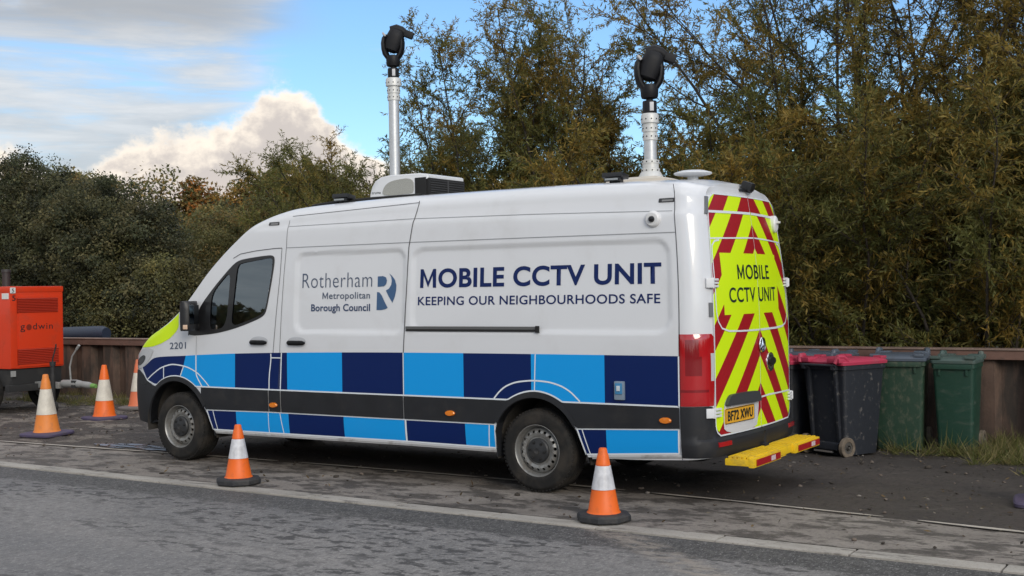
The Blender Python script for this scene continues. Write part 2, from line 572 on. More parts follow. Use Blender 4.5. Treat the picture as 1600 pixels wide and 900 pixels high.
def body_shell():
    xs = np.concatenate([np.linspace(-1.005, -.86, 12, endpoint=False), np.arange(-.86, 5.62, .025), np.linspace(5.62, 5.865, 16)])
    NS, NA, NTP = 105, 9, 12
    rows = NS + NA + NTP
    half = np.zeros((len(xs), rows, 3))
    for i, x in enumerate(xs):
        zb, zt, r = float(ZB(x)), float(ZT(x)), float(RAD(x))
        zk = np.linspace(zb, zt - r, NS)
        yk = side_y(np.full(NS, x), zk)
        half[i, :NS, 1] = yk
        half[i, :NS, 2] = zk
        a = np.linspace(0, math.pi / 2, NA + 1)[1:]
        y1 = min(yk[-1], .9)
        ry = min(1.4 * r, (1 - y1) * .6)
        half[i, NS:NS + NA, 1] = y1 + ry * (1 - np.cos(a))
        half[i, NS:NS + NA, 2] = zt - r + r * np.sin(a)
        y2 = y1 + ry
        yy = np.linspace(y2, 1.0, NTP + 1)[1:]
        half[i, NS + NA:, 1] = yy
        half[i, NS + NA:, 2] = zt + float(CROWN(x)) * (1 - ((1 - yy) / (1 - y2)) ** 2)
        half[i, :, 0] = x - lean(np.full(rows, x), half[i, :, 2])
    # snap to the wheel arches
    for line, c0 in ((ARCH_F, FC), (ARCH_R, RC)):
        for i in range(len(xs)):
            if abs(xs[i] - c0[0]) > .56:
                continue
            for k in range(NS):
                if half[i, k, 2] > .86:
                    break
                d, qx, qz = near_on(half[i, k, 0], half[i, k, 2], line)
                if d < .0125:
                    half[i, k, 0], half[i, k, 2] = qx, qz
    deep = np.zeros((len(xs), rows), bool)
    for line, c0 in ((ARCH_F, FC), (ARCH_R, RC)):
        for i in range(len(xs)):
            if abs(xs[i] - c0[0]) > .56:
                continue
            for k in range(NS):
                px_, pz_ = half[i, k, 0], half[i, k, 2]
                if pz_ > .86:
                    break
                if inpoly(px_, pz_, line) and near_on(px_, pz_, line)[0] > .0015:
                    deep[i, k] = True
    mb = MB()
    ws = MB()
    n = len(xs)
    far = half.copy()
    far[:, :, 1] = 2 - far[:, :, 1]
    for g in (half, far):
        vs = g.reshape(-1, 3)
        fs, wf = [], []
        for i in range(n - 1):
            for k in range(rows - 1):
                f = (i * rows + k, (i + 1) * rows + k, (i + 1) * rows + k + 1, i * rows + k + 1)
                c = vs[list(f)].mean(0)
                if k < NS - 1:
                    if c[2] < .85 and (deep[i, k] or deep[i + 1, k] or deep[i, k + 1] or deep[i + 1, k + 1] or inpoly(c[0], c[2], ARCH_F) or inpoly(c[0], c[2], ARCH_R)):
                        continue
                    if .1 < c[0] < 1.4 and c[2] > 1.25 and inpoly(c[0], c[2], WIN_HOLE):
                        continue
                if k >= NS + NA - 1 and .10 < c[0] < .98:
                    wf.append(f)
                    continue
                fs.append(f)
        mb.add(vs, fs)
        used = sorted({i for f in wf for i in f})
        mp = {a: b for b, a in enumerate(used)}
        ws.add([vs[i] for i in used], [tuple(mp[i] for i in f) for f in wf])
    # rear closing skin behind the doors
    fs, vs = [], []
    last = half[-1]
    NC = 24
    zs = last[:NS + NA, 2]
    ys = last[:NS + NA, 1]
    for z, y0 in zip(zs, ys):
        for c in range(NC + 1):
            y = y0 + (2 - 2 * y0) * c / NC
            vs.append((float(rear_x(y, z)) - .014 if 0 < c < NC else float(last[0, 0] if False else 5.865 - lean(5.865, z)), y, z))
    for k in range(len(zs) - 1):
        for c in range(NC):
            fs.append((k * (NC + 1) + c, k * (NC + 1) + c + 1, (k + 1) * (NC + 1) + c + 1, (k + 1) * (NC + 1) + c))
    k = len(zs) - 1
    top = [(p[0], p[1], p[2]) for p in last[NS + NA - 1:]] + [(p[0], 2 - p[1], p[2]) for p in last[NS + NA - 1:-1][::-1]]
    b0 = len(vs)
    vs += top
    fs.append(tuple(range(b0, b0 + len(top))))
    mb.add(vs, fs)
    # nose closing face
    f0 = half[0]
    vs = [tuple(p) for p in f0] + [(p[0], 2 - p[1], p[2]) for p in f0]
    fs = [(k, k + 1, rows + k + 1, rows + k) for k in range(rows - 1)]
    mb.add(vs, fs)
    b = mb.build('body', WHITE, VAN, VL, ang=40)
    g = ws.build('windscreen', GLASS, VAN, VL)
    return b


body_shell()


def grid_sheet(mb, x0, x1, zlo, zhi, off, nx, nz, mi=0, far=False):
    """a sheet lying on the body side between two heights that may follow x; x0, x1 may follow the height fraction (slanted ends)"""
    vs, fs = [], []
    fx0 = x0 if callable(x0) else (lambda t: x0)
    fx1 = x1 if callable(x1) else (lambda t: x1)
    for i in range(nx + 1):
        for k in range(nz + 1):
            t = k / nz
            x = fx0(t) + (fx1(t) - fx0(t)) * i / nx
            a = zlo(x) if callable(zlo) else zlo
            b = zhi(x) if callable(zhi) else zhi
            vs.append(P(x, a + (b - a) * t, off, far))
    for i in range(nx):
        for k in range(nz):
            fs.append((i * (nz + 1) + k, (i + 1) * (nz + 1) + k, (i + 1) * (nz + 1) + k + 1, i * (nz + 1) + k + 1))
    mb.add(vs, fs, mi)


def line_sheet(mb, pts, wd, off, mi=0, far=False, step=.03, surf=P):
    """a thin stripe along a polyline on the body side"""
    q = []
    for (a, b), (c, d) in zip(pts[:-1], pts[1:]):
        n = max(1, int(math.hypot(c - a, d - b) / step))
        for i in range(n):
            q.append((a + (c - a) * i / n, b + (d - b) * i / n))
    q.append(pts[-1])
    vs, fs = [], []
    for i, p in enumerate(q):
        a = q[max(0, i - 1)]
        b = q[min(len(q) - 1, i + 1)]
        tx, tz = b[0] - a[0], b[1] - a[1]
        ln = math.hypot(tx, tz) or 1
        nx_, nz_ = -tz / ln * wd / 2, tx / ln * wd / 2
        vs.append(surf(p[0] + nx_, p[1] + nz_, off, far))
        vs.append(surf(p[0] - nx_, p[1] - nz_, off, far))
    for i in range(len(q) - 1):
        fs.append((2 * i, 2 * i + 1, 2 * i + 3, 2 * i + 2))
    mb.add(vs, fs, mi)


def poly_mesh(name, loops, off, m, parent, loc, far=False, step=.08, surf=P, thick=0.0):
    """flat polygon (holes allowed) cut on a lattice and laid on the body side"""
    bm = bmesh.new()
    ed = []
    for lp in loops:
        vv = [bm.verts.new((x, 0, z)) for x, z in lp]
        for i in range(len(vv)):
            ed.append(bm.edges.new((vv[i], vv[(i + 1) % len(vv)])))
    bmesh.ops.triangle_fill(bm, edges=ed, use_beauty=True, use_dissolve=False)
    xs = [v.co.x for v in bm.verts]
    zs = [v.co.z for v in bm.verts]
    for a in np.arange(math.floor(min(xs) / step) * step, max(xs), step):
        bmesh.ops.bisect_plane(bm, geom=bm.verts[:] + bm.edges[:] + bm.faces[:], plane_co=(a + .0037, 0, 0), plane_no=(1, 0, 0))
    for a in np.arange(math.floor(min(zs) / step) * step, max(zs), step):
        bmesh.ops.bisect_plane(bm, geom=bm.verts[:] + bm.edges[:] + bm.faces[:], plane_co=(0, 0, a + .0037), plane_no=(0, 0, 1))
    for v in bm.verts:
        v.co = surf(v.co.x, v.co.z, off, far)
    bmesh.ops.recalc_face_normals(bm, faces=bm.faces[:])
    me = bpy.data.meshes.new(name)
    bm.to_mesh(me)
    bm.free()
    finish(me, m)
    return link(name, me, parent, loc)


# windows with rubber surround, both cab doors
def smooth_loop(pts, it=2):
    for _ in range(it):
        q = []
        for i in range(len(pts)):
            a, b = pts[i], pts[(i + 1) % len(pts)]
            q.append((a[0] * .75 + b[0] * .25, a[1] * .75 + b[1] * .25))
            q.append((a[0] * .25 + b[0] * .75, a[1] * .25 + b[1] * .75))
        pts = q
    return pts


GASKET = mat('window_rubber', (0.012, 0.012, 0.013), 0.35, coat=0.3)
for far in (False, True):
    wf = poly_mesh('side_window', [smooth_loop(WIN_OUT), smooth_loop(WIN_MAIN), smooth_loop(WIN_QTR)], .003, GASKET, VAN, VL, far)
    poly_mesh('pane', [smooth_loop(WIN_MAIN)], -.006, GLASS, wf, (0, 0, 0), far)
    poly_mesh('pane', [smooth_loop(WIN_QTR)], -.006, GLASS, wf, (0, 0, 0), far)

# ---------------------------------------------------------------- livery
BT = pchip([-.65, -.559, -.383, -.313, .13, .27, .85, 1.5, 2.95, 4.3, 5.66], [.93, .965, 1.05, 1.062, 1.085, 1.093, 1.118, 1.136, 1.158, 1.165, 1.168])


def front_arc(x, r):
    d = r * r - (x - FC[0]) ** 2
    return FC[1] + math.sqrt(d) if d > 0 else 0


def BBm(x):                                # lower edge of the upper chequer band
    z = .775
    if x < .5:
        z = max(z, front_arc(x, .515))
    if x < -.342:
        z = max(z, float(np.interp(x, [-.65, -.623, -.525, -.342], [.95, .939, .816, .765])))
    if 4.0 < x < 4.65:
        z = max(z, .857 - 1.15 * (x - 4.335) ** 2)
    return z


def LT(x):                                 # lower band top and bottom
    return float(np.interp(x, [.43, 1.3, 4.73, 5.645], [.543, .557, .559, .598]))


def LB(x):
    return float(np.interp(x, [.43, 2.98, 4.80, 5.62], [.347, .360, .352, .407]))


def sl(z0x, z1x):
    return lambda t: z0x + (z1x - z0x) * t


FA = pchip([-.525, -.387, -.231, -.06, .103, .285, .409, .478], [.816, .893, .961, .992, .978, .922, .838, .778])
RA = pchip([3.927, 3.98, 4.06, 4.181, 4.335, 4.45, 4.57, 4.67, 4.769], [.780, .838, .893, .930, .943, .937, .912, .866, .783])
for far in (False, True):
    mb = MB()
    o1, o2 = .0025, .0045
    blocks = [(-.645, sl(.05, .13), 0), (sl(.05, .13), sl(.843, .850), 1), (sl(.843, .850), 1.325, 0), (1.325, 1.468, 0), (1.468, 1.546, 0),
              (1.546, 2.236, 1), (2.236, 2.958, 0), (2.958, 3.612, 1), (3.612, 4.302, 0), (4.302, 4.998, 1), (4.998, 5.652, 0)]
    for a, b, mi in blocks:
        f0 = a(0) if callable(a) else a
        f1 = b(0) if callable(b) else b
        nx = max(2, int((f1 - f0) / .03))
        if callable(a) or callable(b):
            # slanted ends: heights are taken at the unslanted x so that neighbours meet
            pass
        grid_sheet(mb, a, b, BBm, lambda x: float(BT(x)), o1, nx, 8, mi, far)
    low = [(sl(.500, .432), .842, 0), (.842, 1.436, 1), (1.436, 1.548, 1), (1.548, 2.238, 0), (2.238, 2.958, 1), (2.975, 3.615, 0), (3.615, 3.925, 1)]
    for a, b, mi in low:
        grid_sheet(mb, a, b, LB, LT, o1, 12, 4, mi, far)
    for a, b, mi in [(sl(.812, .735) if False else sl(4.806, 4.733), 5.0, 0), (5.0, 5.64, 1)]:
        grid_sheet(mb, a, b, LB, LT, o1, 12, 4, mi, far)
    W_ = .013
    L = lambda pts, wd=W_: line_sheet(mb, pts, wd, o2, 2, far)
    xs = list(np.arange(.45, 5.655, .03)) + [5.652]
    L([(x, BBm(x)) for x in [float(v) for v in np.arange(-.64, 5.655, .02)]])
    L([(x_, float(FA(x_))) for x_ in [float(v) for v in np.linspace(-.525, .478, 34)]])
    L([(-.216, .961), (-.219, .845)])
    L([(.098, .978), (.042, .868)])
    L([(.287, 1.093), (.284, .92), (.292, .885), (.318, .845), (.37, .778)], .016)
    L([(1.338, 1.125), (1.338, 1.07), (1.330, 1.01), (1.318, .94), (1.311, .87), (1.308, .776)])
    L([(1.345, 1.085), (1.465, 1.085)], .010)
    L([(1.477, 1.134), (1.456, .776)])
    L([(2.955, 1.157), (2.955, .776)], .010)
    L([(4.346, 1.164), (4.334, .855)], .010)
    L([(5.652, 1.166), (5.652, .776)])
    L([(x_, float(RA(x_))) for x_ in [float(v) for v in np.linspace(3.927, 4.769, 34)]])
    L([(.43, LT(.43))] + [(float(x), LT(x)) for x in np.arange(.5, 3.94, .1)] + [(3.926, LT(3.93))])
    L([(.50, LB(.5))] + [(float(x), LB(x)) for x in np.arange(.6, 3.94, .1)] + [(3.926, LB(3.93))])
    L([(.430, LT(.43)), (.500, LB(.5))])
    L([(.515, LT(.5)), (.565, LB(.56))], .010)
    L([(1.285, LT(1.28)), (1.280, LB(1.28))], .008)
    L([(1.438, LT(1.4)), (1.473, LB(1.4))], .010)
    L([(2.966, LT(2.9)), (2.966, LB(2.9))], .018)
    L([(3.870, LT(3.8)), (3.856, LB(3.8))], .010)
    L([(3.926, LT(3.93)), (3.926, LB(3.93))])
    L([(4.733, LT(4.73))] + [(float(x), LT(x)) for x in np.arange(4.8, 5.64, .1)] + [(5.642, LT(5.64))])
    L([(4.806, LB(4.8))] + [(float(x), LB(x)) for x in np.arange(4.9, 5.63, .1)] + [(5.636, LB(5.63))])
    L([(4.733, LT(4.73)), (4.806, LB(4.8))])
    L([(4.778, LT(4.78)), (4.845, LB(4.84))], .009)
    L([(5.642, LT(5.64)), (5.636, LB(5.63))])
    o = mb.build('chequer_livery', [NAVY, BLUE, BAND_WHITE], VAN, VL, fixn=False)

    # black side moulding, arch trims, sill
    mb = MB()

    def mlo(x):
        z = LT(x) + .006
        if abs(x - RC[0]) < RO + .03:
            z = max(z, RC[1] + math.sqrt(max(0, (RO + .02) ** 2 - (x - RC[0]) ** 2)))
        return z

    def fr_lo(x):
        return max(LT(x) + .006, FC[1] + math.sqrt(max(0, (FO + .02) ** 2 - (x - FC[0]) ** 2)))
    for x0, x1, lo in ((.36, 1.30, fr_lo), (1.308, 1.458, mlo), (1.466, 2.953, mlo), (2.961, 5.654, mlo)):
        grid_sheet(mb, x0, x1, lo, lambda x: max(BBm(x) - .007, lo(x) + .002), .012, max(6, int((x1 - x0) / .03)), 8, 0, far)
        # top return so that the moulding has depth
    for line, (cx, cz), wd, zmin in ((ARCH_F, FC, .050, .552), (ARCH_R, RC, .044, .562), (ARCH_F, FC, .007, .0), (ARCH_R, RC, .007, .0)):
        vs, fs = [], []
        cols = []
        for i, (x, z) in enumerate(line):
            if z < zmin and not (wd > .01 and x < -.3 and z > .365):
                continue
            if x < -.3 and z < .365:
                continue
            ln = math.hypot(x - cx, z - cz)
            a_ = line[max(0, i - 1)]
            b_ = line[min(len(line) - 1, i + 1)]
            nx_, nz_ = (b_[1] - a_[1]), -(b_[0] - a_[0])
            l2 = math.hypot(nx_, nz_) or 1
            nx_, nz_ = nx_ / l2, nz_ / l2
            if nx_ * (x - cx) + nz_ * (z - cz) < 0:
                nx_, nz_ = -nx_, -nz_
            q_ = .017 if wd > .01 else .006
            cols.append([P(x + nx_ * d, max(.28, z + nz_ * d), off, far) for d, off in ((wd, 0), (wd, q_ - .002), (.004, q_), (-.002, q_ * .5), (-.002, -.09))])
        mb.loft(cols, cap=False, closed=False)
    mb.build('side_moulding', BLACKP, VAN, VL, ang=30)
    mb = MB()
    for x0, x1 in ((.53, 3.93),):
        vs = []
        for x in np.linspace(x0, x1, 30):
            x = float(x)
            zb = LB(x) - .008
            vs.append([P(x, zb, .004, far), P(x, zb - .012, .009, far), P(x, zb - .030, .005, far), P(x, zb - .036, -.06, far)])
        mb.loft(vs, cap=False, closed=False)
    vs = []
    for x in np.linspace(4.86, 5.66, 12):
        x = float(x)
        zb = LB(x) - .008
        vs.append([P(x, zb, .004, far), P(x, zb - .012, .009, far), P(x, zb - .030, .005, far), P(x, zb - .036, -.06, far)])
    mb.loft(vs, cap=False, closed=False)
    mb.build('sill_strip', mat('sill_white', (.44, .44, .44), .45, dirt=(.12, .10, .08), dirt_amt=.7, dscale=3), VAN, VL)
    # wheel housings, one per wheel
    for line in (ARCH_F, ARCH_R):
        mb = MB()
        cx = sum(p[0] for p in line) / len(line)
        q = [(cx + (x - cx) * 1.02, z + .012) for x, z in line]
        rings = [[(x, 2 - y if far else y, z) for x, z in q] for y in (.05, .52)]
        mb.loft(rings, cap=False, closed=False)
        mb.add(rings[1], [tuple(range(len(q)))])
        mb.build('wheel_housing', mat('wheel_housing_grime', (.035, .031, .027), .9, dirt=(.10, .085, .065), dirt_amt=.6, dscale=5), VAN, VL)

# front bumper (wraps round the nose)
BTOP = pchip([-1.01, -.85, -.73, -.62, -.525, -.342, -.2], [.84, .905, .918, .880, .806, .752, .748])


def bumper_pt(u, t):
    z = .36 + .4 * t
    for _ in range(8):
        xs_ = FC[0] - math.sqrt(max(0, (FO + .004) ** 2 - (z - FC[1]) ** 2))
        x = xs_ + (-1.004 - xs_) * (1 - (1 - u) ** 1.6)
        z0 = float(np.interp(x, [-1.0, -.85, -.5], [.40, .385, .355]))
        z = z0 + t * (float(BTOP(x)) - z0)
    return P(x, z, .010 + .012 * math.sin(math.pi * t))


mb = MB()
full = [[bumper_pt(float(u), float(t)) for t in np.linspace(0, 1, 15)] for u in np.linspace(0, 1, 34)]
full = full + [[(p[0], 2 - p[1], p[2]) for p in c] for c in full[::-1]]
mb.loft(full, cap=False, closed=False)
ins = lambda p, dz: (p[0] + .10, p[1] + (.05 if p[1] < 1 else -.05), p[2] + dz)
mb.loft([[c[0] for c in full], [ins(c[0], .03) for c in full]], cap=False, closed=False)
mb.loft([[c[-1] for c in full], [(p[0] + .01, p[1] + (.022 if p[1] < 1 else -.022), p[2] + .002) for p in [c[-1] for c in full]]], cap=False, closed=False)
mb.build('front_bumper', BLACKP, VAN, VL)
# radiator grille and bonnet badge zone on the nose
mb = MB()
mb.box((-1.02, 1.0, .80), (.03, 1.05, .24), bev=.02)
for k in range(4):
    mb.box((-1.04, 1.0, .72 + k * .055), (.02, .98, .018), mi=1)
mb.build('grille', [BLACKP, CHROME], VAN, VL)
# head lamps
HL = [(-.87, .99), (-.80, 1.035), (-.66, 1.115), (-.56, 1.150), (-.395, 1.150), (-.41, 1.10), (-.50, 1.01), (-.60, .945), (-.70, .925), (-.82, .93)]
for far in (False, True):
    h = poly_mesh('headlight', [smooth_loop(HL)], .005, LENSC, VAN, VL, far, step=.03)
    poly_mesh('lamp_reflector', [smooth_loop([(-.78, 1.0), (-.60, 1.085), (-.53, 1.06), (-.60, .985), (-.72, .955)])], .0065, mat('reflector_dark', (.16, .17, .18), .15, metal=.7), h, (0, 0, 0), far, step=.03)
# yellow bonnet corner film
YH = [(-.60, 1.170), (-.53, 1.235), (-.382, 1.318), (-.20, 1.385), (-.05, 1.440), (-.01, 1.40), (-.01, 1.335), (-.113, 1.26), (-.257, 1.205), (-.40, 1.170)]


def hood_surf(x, z, off=0, far=False):
    zt, r = float(ZT(x)), float(RAD(x))
    if z <= zt - r:
        return P(x, z, off, far)
    y1 = float(side_y(x, zt - r))
    s = min(1.0, (z - (zt - r)) / r)
    a = math.asin(s)
    y = y1 + 1.4 * r * (1 - math.cos(a)) - off * math.cos(a)
    zz = zt - r + r * math.sin(a) + off * math.sin(a) * 1.0
    return (x, 2 - y if far else y, zz)


for far in (False, True):
    mb = MB()
    vs = []
    xsH = np.linspace(-.66, .02, 30)
    for x in xsH:
        x = float(x)
        lo = float(np.interp(x, [-.66, -.56, -.40, -.257, -.113, -.01, .02], [1.160, 1.158, 1.172, 1.205, 1.26, 1.335, 1.385]))
        zt, r = float(ZT(x)), float(RAD(x))
        lo = min(lo, zt - .004)
        c = [hood_surf(x, lo + (zt - lo) * t, .003, far) for t in np.linspace(0, .995, 7)]
        c0 = c[-1]
        for q in (.05, .12, .20):
            yy = c0[1] + (q if not far else -q)
            ylim = float(side_y(x, zt - r)) + 1.4 * r
            dn_ = abs(1 - yy) / (1 - ylim)
            c.append((x, yy, zt + float(CROWN(x)) * (1 - min(1, dn_) ** 2) + .003))
        vs.append(c)
    mb.loft(vs, cap=False, closed=False)
    mb.build('bonnet_film', YEL, VAN, VL)

# ---------------------------------------------------------------- shut lines, crease lines, door rails
mb = MB()
G = lambda pts, wd=.006, far=False, mi=0: line_sheet(mb, pts, wd, .0035, mi, far)
for far in (False, True):
    G([(.293, 1.285), (.287, 1.10)], .005, far, 1)
    G([(.80, 2.065), (.896, 2.105), (1.106, 2.130), (1.345, 2.145), (1.455, 2.146)], .007, far)
    G([(1.455, 2.146), (1.442, 1.884), (1.404, 1.513), (1.366, 1.130)], .006, far)
    G([(1.52, 2.42), (1.512, 2.146), (1.492, 1.883), (1.471, 1.512), (1.453, 1.135)], .005, far)
    G([(1.512, 2.147), (2.95, 2.147), (4.3, 2.142), (5.652, 2.135)], .006, far, 1)
    G([(1.526, 2.353), (3.011, 2.360), (4.3, 2.340), (5.635, 2.305)], .005, far, 1)  # roof crease: grey stripe painted in for the shading of the fold
    G([(3.075, 2.52), (3.045, 2.36), (3.0, 2.1), (2.985, 1.7), (2.965, 1.30), (2.957, 1.17), (2.957, .36)], .009, far)
    G([(1.55, 2.452), (3.07, 2.505)], .005, far)
    G([(5.657, 2.52), (5.657, 1.17)], .007, far)
    G([(5.66, 1.168), (5.66, .36)], .006, far)
    G([(1.465, 1.135), (1.40, .555)], .005, far)
    G([(.30, 1.265), (1.37, 1.262)], .004, far, 1) if False else None
mb.build('shut_and_crease_lines', [GAP, SEAM_CREASE], VAN, VL, fixn=False)
# sliding door rail
mb = MB()
mb.box((3.68, .005, 1.372), (1.39, .014, .044), bev=.004)
mb.box((3.68, -.004, 1.362), (1.36, .006, .014), mi=1)
mb.box((4.372, -.005, 1.372), (.03, .02, .056), mi=2)
mb.build('sliding_door_rail', [mat('rail_grey', (.10, .10, .10), .5), DARK, DARK], VAN, VL)
# door handles
for hx in (1.178, 1.672):
    mb = MB()
    rings = []
    for t in np.linspace(-1, 1, 9):
        k = math.sqrt(max(.16, 1 - t ** 8))
        rings.append([(hx + t * .118, float(side_y(hx, 1.235)) - .004 - .036 * k * (.6 + .4 * abs(math.cos(a))), 1.232 + .024 * k * math.sin(a)) for a in np.linspace(0, 2 * math.pi, 10, endpoint=False)])
    mb.loft(rings)
    h = mb.build('door_handle', mat('handle_black', (.015, .015, .016), .35), VAN, VL)
    mb = MB()
    mb.lathe([(.0, .004), (.085, .003), (.10, .0015)], 28, Matrix.Translation((hx, float(side_y(hx, 1.25)), 1.248)) @ Matrix.Diagonal((1.15, 1, .42, 1)) @ Matrix.Rotation(R(90), 4, 'X'))
    mb.build('handle_cup', mat('handle_cup_shade', (.45, .46, .48), .35), h, (0, 0, 0))

# door mirrors
for far in (False, True):
    mb = MB()
    sg = -1 if far else 1
    Yc = lambda y: 2 - y if far else y
    rings = []
    for z, hw, d0 in ((1.345, .060, .03), (1.36, .075, .05), (1.45, .080, .06), (1.56, .078, .06), (1.625, .070, .05), (1.645, .050, .03)):
        rings.append([(.295 + hw * math.cos(a) * (1.0 if math.cos(a) > 0 else .9), Yc(-.085 + .100 * math.sin(a)), z) for a in np.linspace(0, 2 * math.pi, 14, endpoint=False)])
    mb.loft(rings)
    mb.tube([(.30, Yc(-.03), 1.40), (.30, Yc(.05), 1.38)], .035, 10)
    mo = mb.build('wing_mirror', mat('mirror_black', (.014, .014, .015), .45), VAN, VL)
    MB().box((.372, Yc(-.085), 1.51), (.006, .125, .19), bev=.002).build('mirror_glass', mat('mirror_dark_reflection', (.13, .14, .155), .05, metal=1), mo, (0, 0, 0))  # mirror colour darkened to stand in for a dark reflection
    MB().box((.335, Yc(-.172), 1.385), (.05, .02, .045), bev=.006).build('indicator', mat('mirror_indicator', (.75, .52, .36), .2, coat=1), mo, (0, 0, 0))

# marker lamps and vents along the side
for x, z in ((1.368, .628), (3.469, .636), (5.535, .664)):
    mb = MB()
    mb.lathe([(.052, 0), (.052, .012), (.044, .020), (0, .022)], 20, Matrix.Translation((x, float(side_y(x, z)) - .010, z)) @ Matrix.Diagonal((1, 1, .48, 1)) @ Matrix.Rotation(R(90), 4, 'X'))
    mb.build('side_marker_lamp', AMBER, VAN, VL)
for x, z in ((1.321, 2.387), (5.522, 2.392)):
    mb = MB()
    y = float(side_y(x, z))
    mb.box((x, y + .002, z), (.135, .022, .034), Matrix.Rotation(R(-24), 3, 'X'), bev=.008)
    mb.box((x + .01, y - .010, z - .002), (.095, .006, .016), Matrix.Rotation(R(-24), 3, 'X'), mi=1)
    mb.build('roof_marker_unit', [mat('marker_dark', (.025, .025, .027), .35), mat('marker_lens', (.20, .20, .20), .2)], VAN, VL)
# shore power inlet
mb = MB()
mb.box((5.139, -.012, .886), (.088, .034, .150), bev=.012)
mb.box((5.139, -.031, .902), (.060, .012, .088), mi=1, bev=.004)
mb.box((5.139, -.040, .905), (.030, .008, .042), mi=2, bev=.003)
mb.build('shore_power_inlet', [mat('inlet_grey_blue', (.20, .26, .33), .4), mat('inlet_blue', (.05, .22, .42), .4), mat('inlet_label', (.55, .62, .66), .4)], VAN, VL)
# side dome camera
mb = MB()
Md = Matrix.Translation((5.425, float(side_y(5.425, 2.245)), 2.246)) @ Matrix.Rotation(R(92), 4, 'X')
mb.lathe([(.066, -.01), (.066, .016), (.060, .026), (.050, .034), (0.0, .036)], 28, Md)
dc = mb.build('dome_camera', mat('camera_white', (.72, .72, .72), .35), VAN, VL)
mb = MB()
mb.lathe([(.026, .03), (.025, .045), (.018, .056), (0, .062)], 20, Md)
mb.build('lens', mat('lens_black', (.01, .01, .012), .1), dc, (0, 0, 0))


# ---------------------------------------------------------------- lettering helper
def text_mesh(body, bold=0.0, space=1.0):
    c = bpy.data.curves.new('t', 'FONT')
    c.body = body
    c.offset = bold
    c.space_character = space
    c.resolution_u = 6
    o = bpy.data.objects.new('t', c)
    COL.objects.link(o)
    dg = bpy.context.evaluated_depsgraph_get()
    me = bpy.data.meshes.new_from_object(o.evaluated_get(dg))
    bpy.data.objects.remove(o)
    bpy.data.curves.remove(c)
    return me


_h = text_mesh('H')
CAPH = max(v.co.y for v in _h.vertices)


def redraw_m(me, bold):
    """the emboldened first M comes out broken: replace it by a drawn one"""
    mw = max(v.co.x for v in text_mesh('M').vertices) + bold
    bm = bmesh.new()
    bm.from_mesh(me)
    kill = [v for v in bm.verts if v.co.x < mw + .02]
    bmesh.ops.delete(bm, geom=kill, context='VERTS')
    t = .085 + 2 * bold
    x0, y0, h, w_ = -bold + .07, -bold, CAPH + 2 * bold, mw - .07 + bold
    pts = [(0, 0), (t, 0), (t + .012, .66 * h), (w_ / 2, .02 * h), (w_ - t - .012, .66 * h), (w_ - t, 0), (w_, 0), (w_ - .012, h), (w_ - .012 - t * .88, h), (w_ / 2, .34 * h), (.012 + t * .88, h), (.012, h)]
    vv = [bm.verts.new((x0 + x, y0 + y, 0)) for x, y in pts]
    ed = [bm.edges.new((vv[i], vv[(i + 1) % len(vv)])) for i in range(len(vv))]
    bmesh.ops.triangle_fill(bm, edges=ed, use_beauty=True, use_dissolve=False)
    out = bpy.data.meshes.new('t')
    bm.to_mesh(out)
    bm.free()
    return out


def lettering(name, body, u0, u1, base, capz, m, parent, loc, put, bold=0.0, space=1.0):
    """words fitted between u0 and u1 with the given baseline and capital height; put(u, z) gives the place on the surface"""
    me = text_mesh(body, bold, space)
    if body[0] == 'M' and bold > 0:
        me = redraw_m(me, bold)
    xs = [v.co.x for v in me.vertices]
    a, b = min(xs), max(xs)
    kz = (capz - base) / (CAPH + 2 * bold)
    for v in me.vertices:
        u = u0 + (v.co.x - a) / (b - a) * (u1 - u0)
        v.co = put(u, base + (v.co.y + bold) * kz)
    # one mesh per word
    par = list(range(len(xs)))

    def root_of(i):
        while par[i] != i:
            par[i] = par[par[i]]
            i = par[i]
        return i
    for pl in me.polygons:
        for v in pl.vertices[1:]:
            par[root_of(v)] = root_of(pl.vertices[0])
    ext = {}
    for i, x in enumerate(xs):
        k = root_of(i)
        e = ext.setdefault(k, [x, x])
        e[0] = min(e[0], x)
        e[1] = max(e[1], x)
    cuts, hi = [], None
    for e0, e1 in sorted(ext.values()):
        if hi is not None and e0 - hi > .19:
            cuts.append((e0 + hi) / 2)
        hi = e1 if hi is None else max(hi, e1)
    me.name = name
    me.materials.clear()
    me.materials.append(m)
    if ' ' not in body:
        return link(name, me, parent, loc)
    first = None
    idx = np.searchsorted(cuts, np.array(xs))
    for wd in range(len(cuts) + 1):
        bm = bmesh.new()
        bm.from_mesh(me)
        bm.verts.ensure_lookup_table()
        bmesh.ops.delete(bm, geom=[v for v in bm.verts if idx[v.index] != wd], context='VERTS')
        if len(bm.faces):
            m2 = bpy.data.meshes.new(name)
            bm.to_mesh(m2)
            m2.materials.append(m)
            o = link(name, m2, parent, loc)
            first = first or o
        bm.free()
    return first


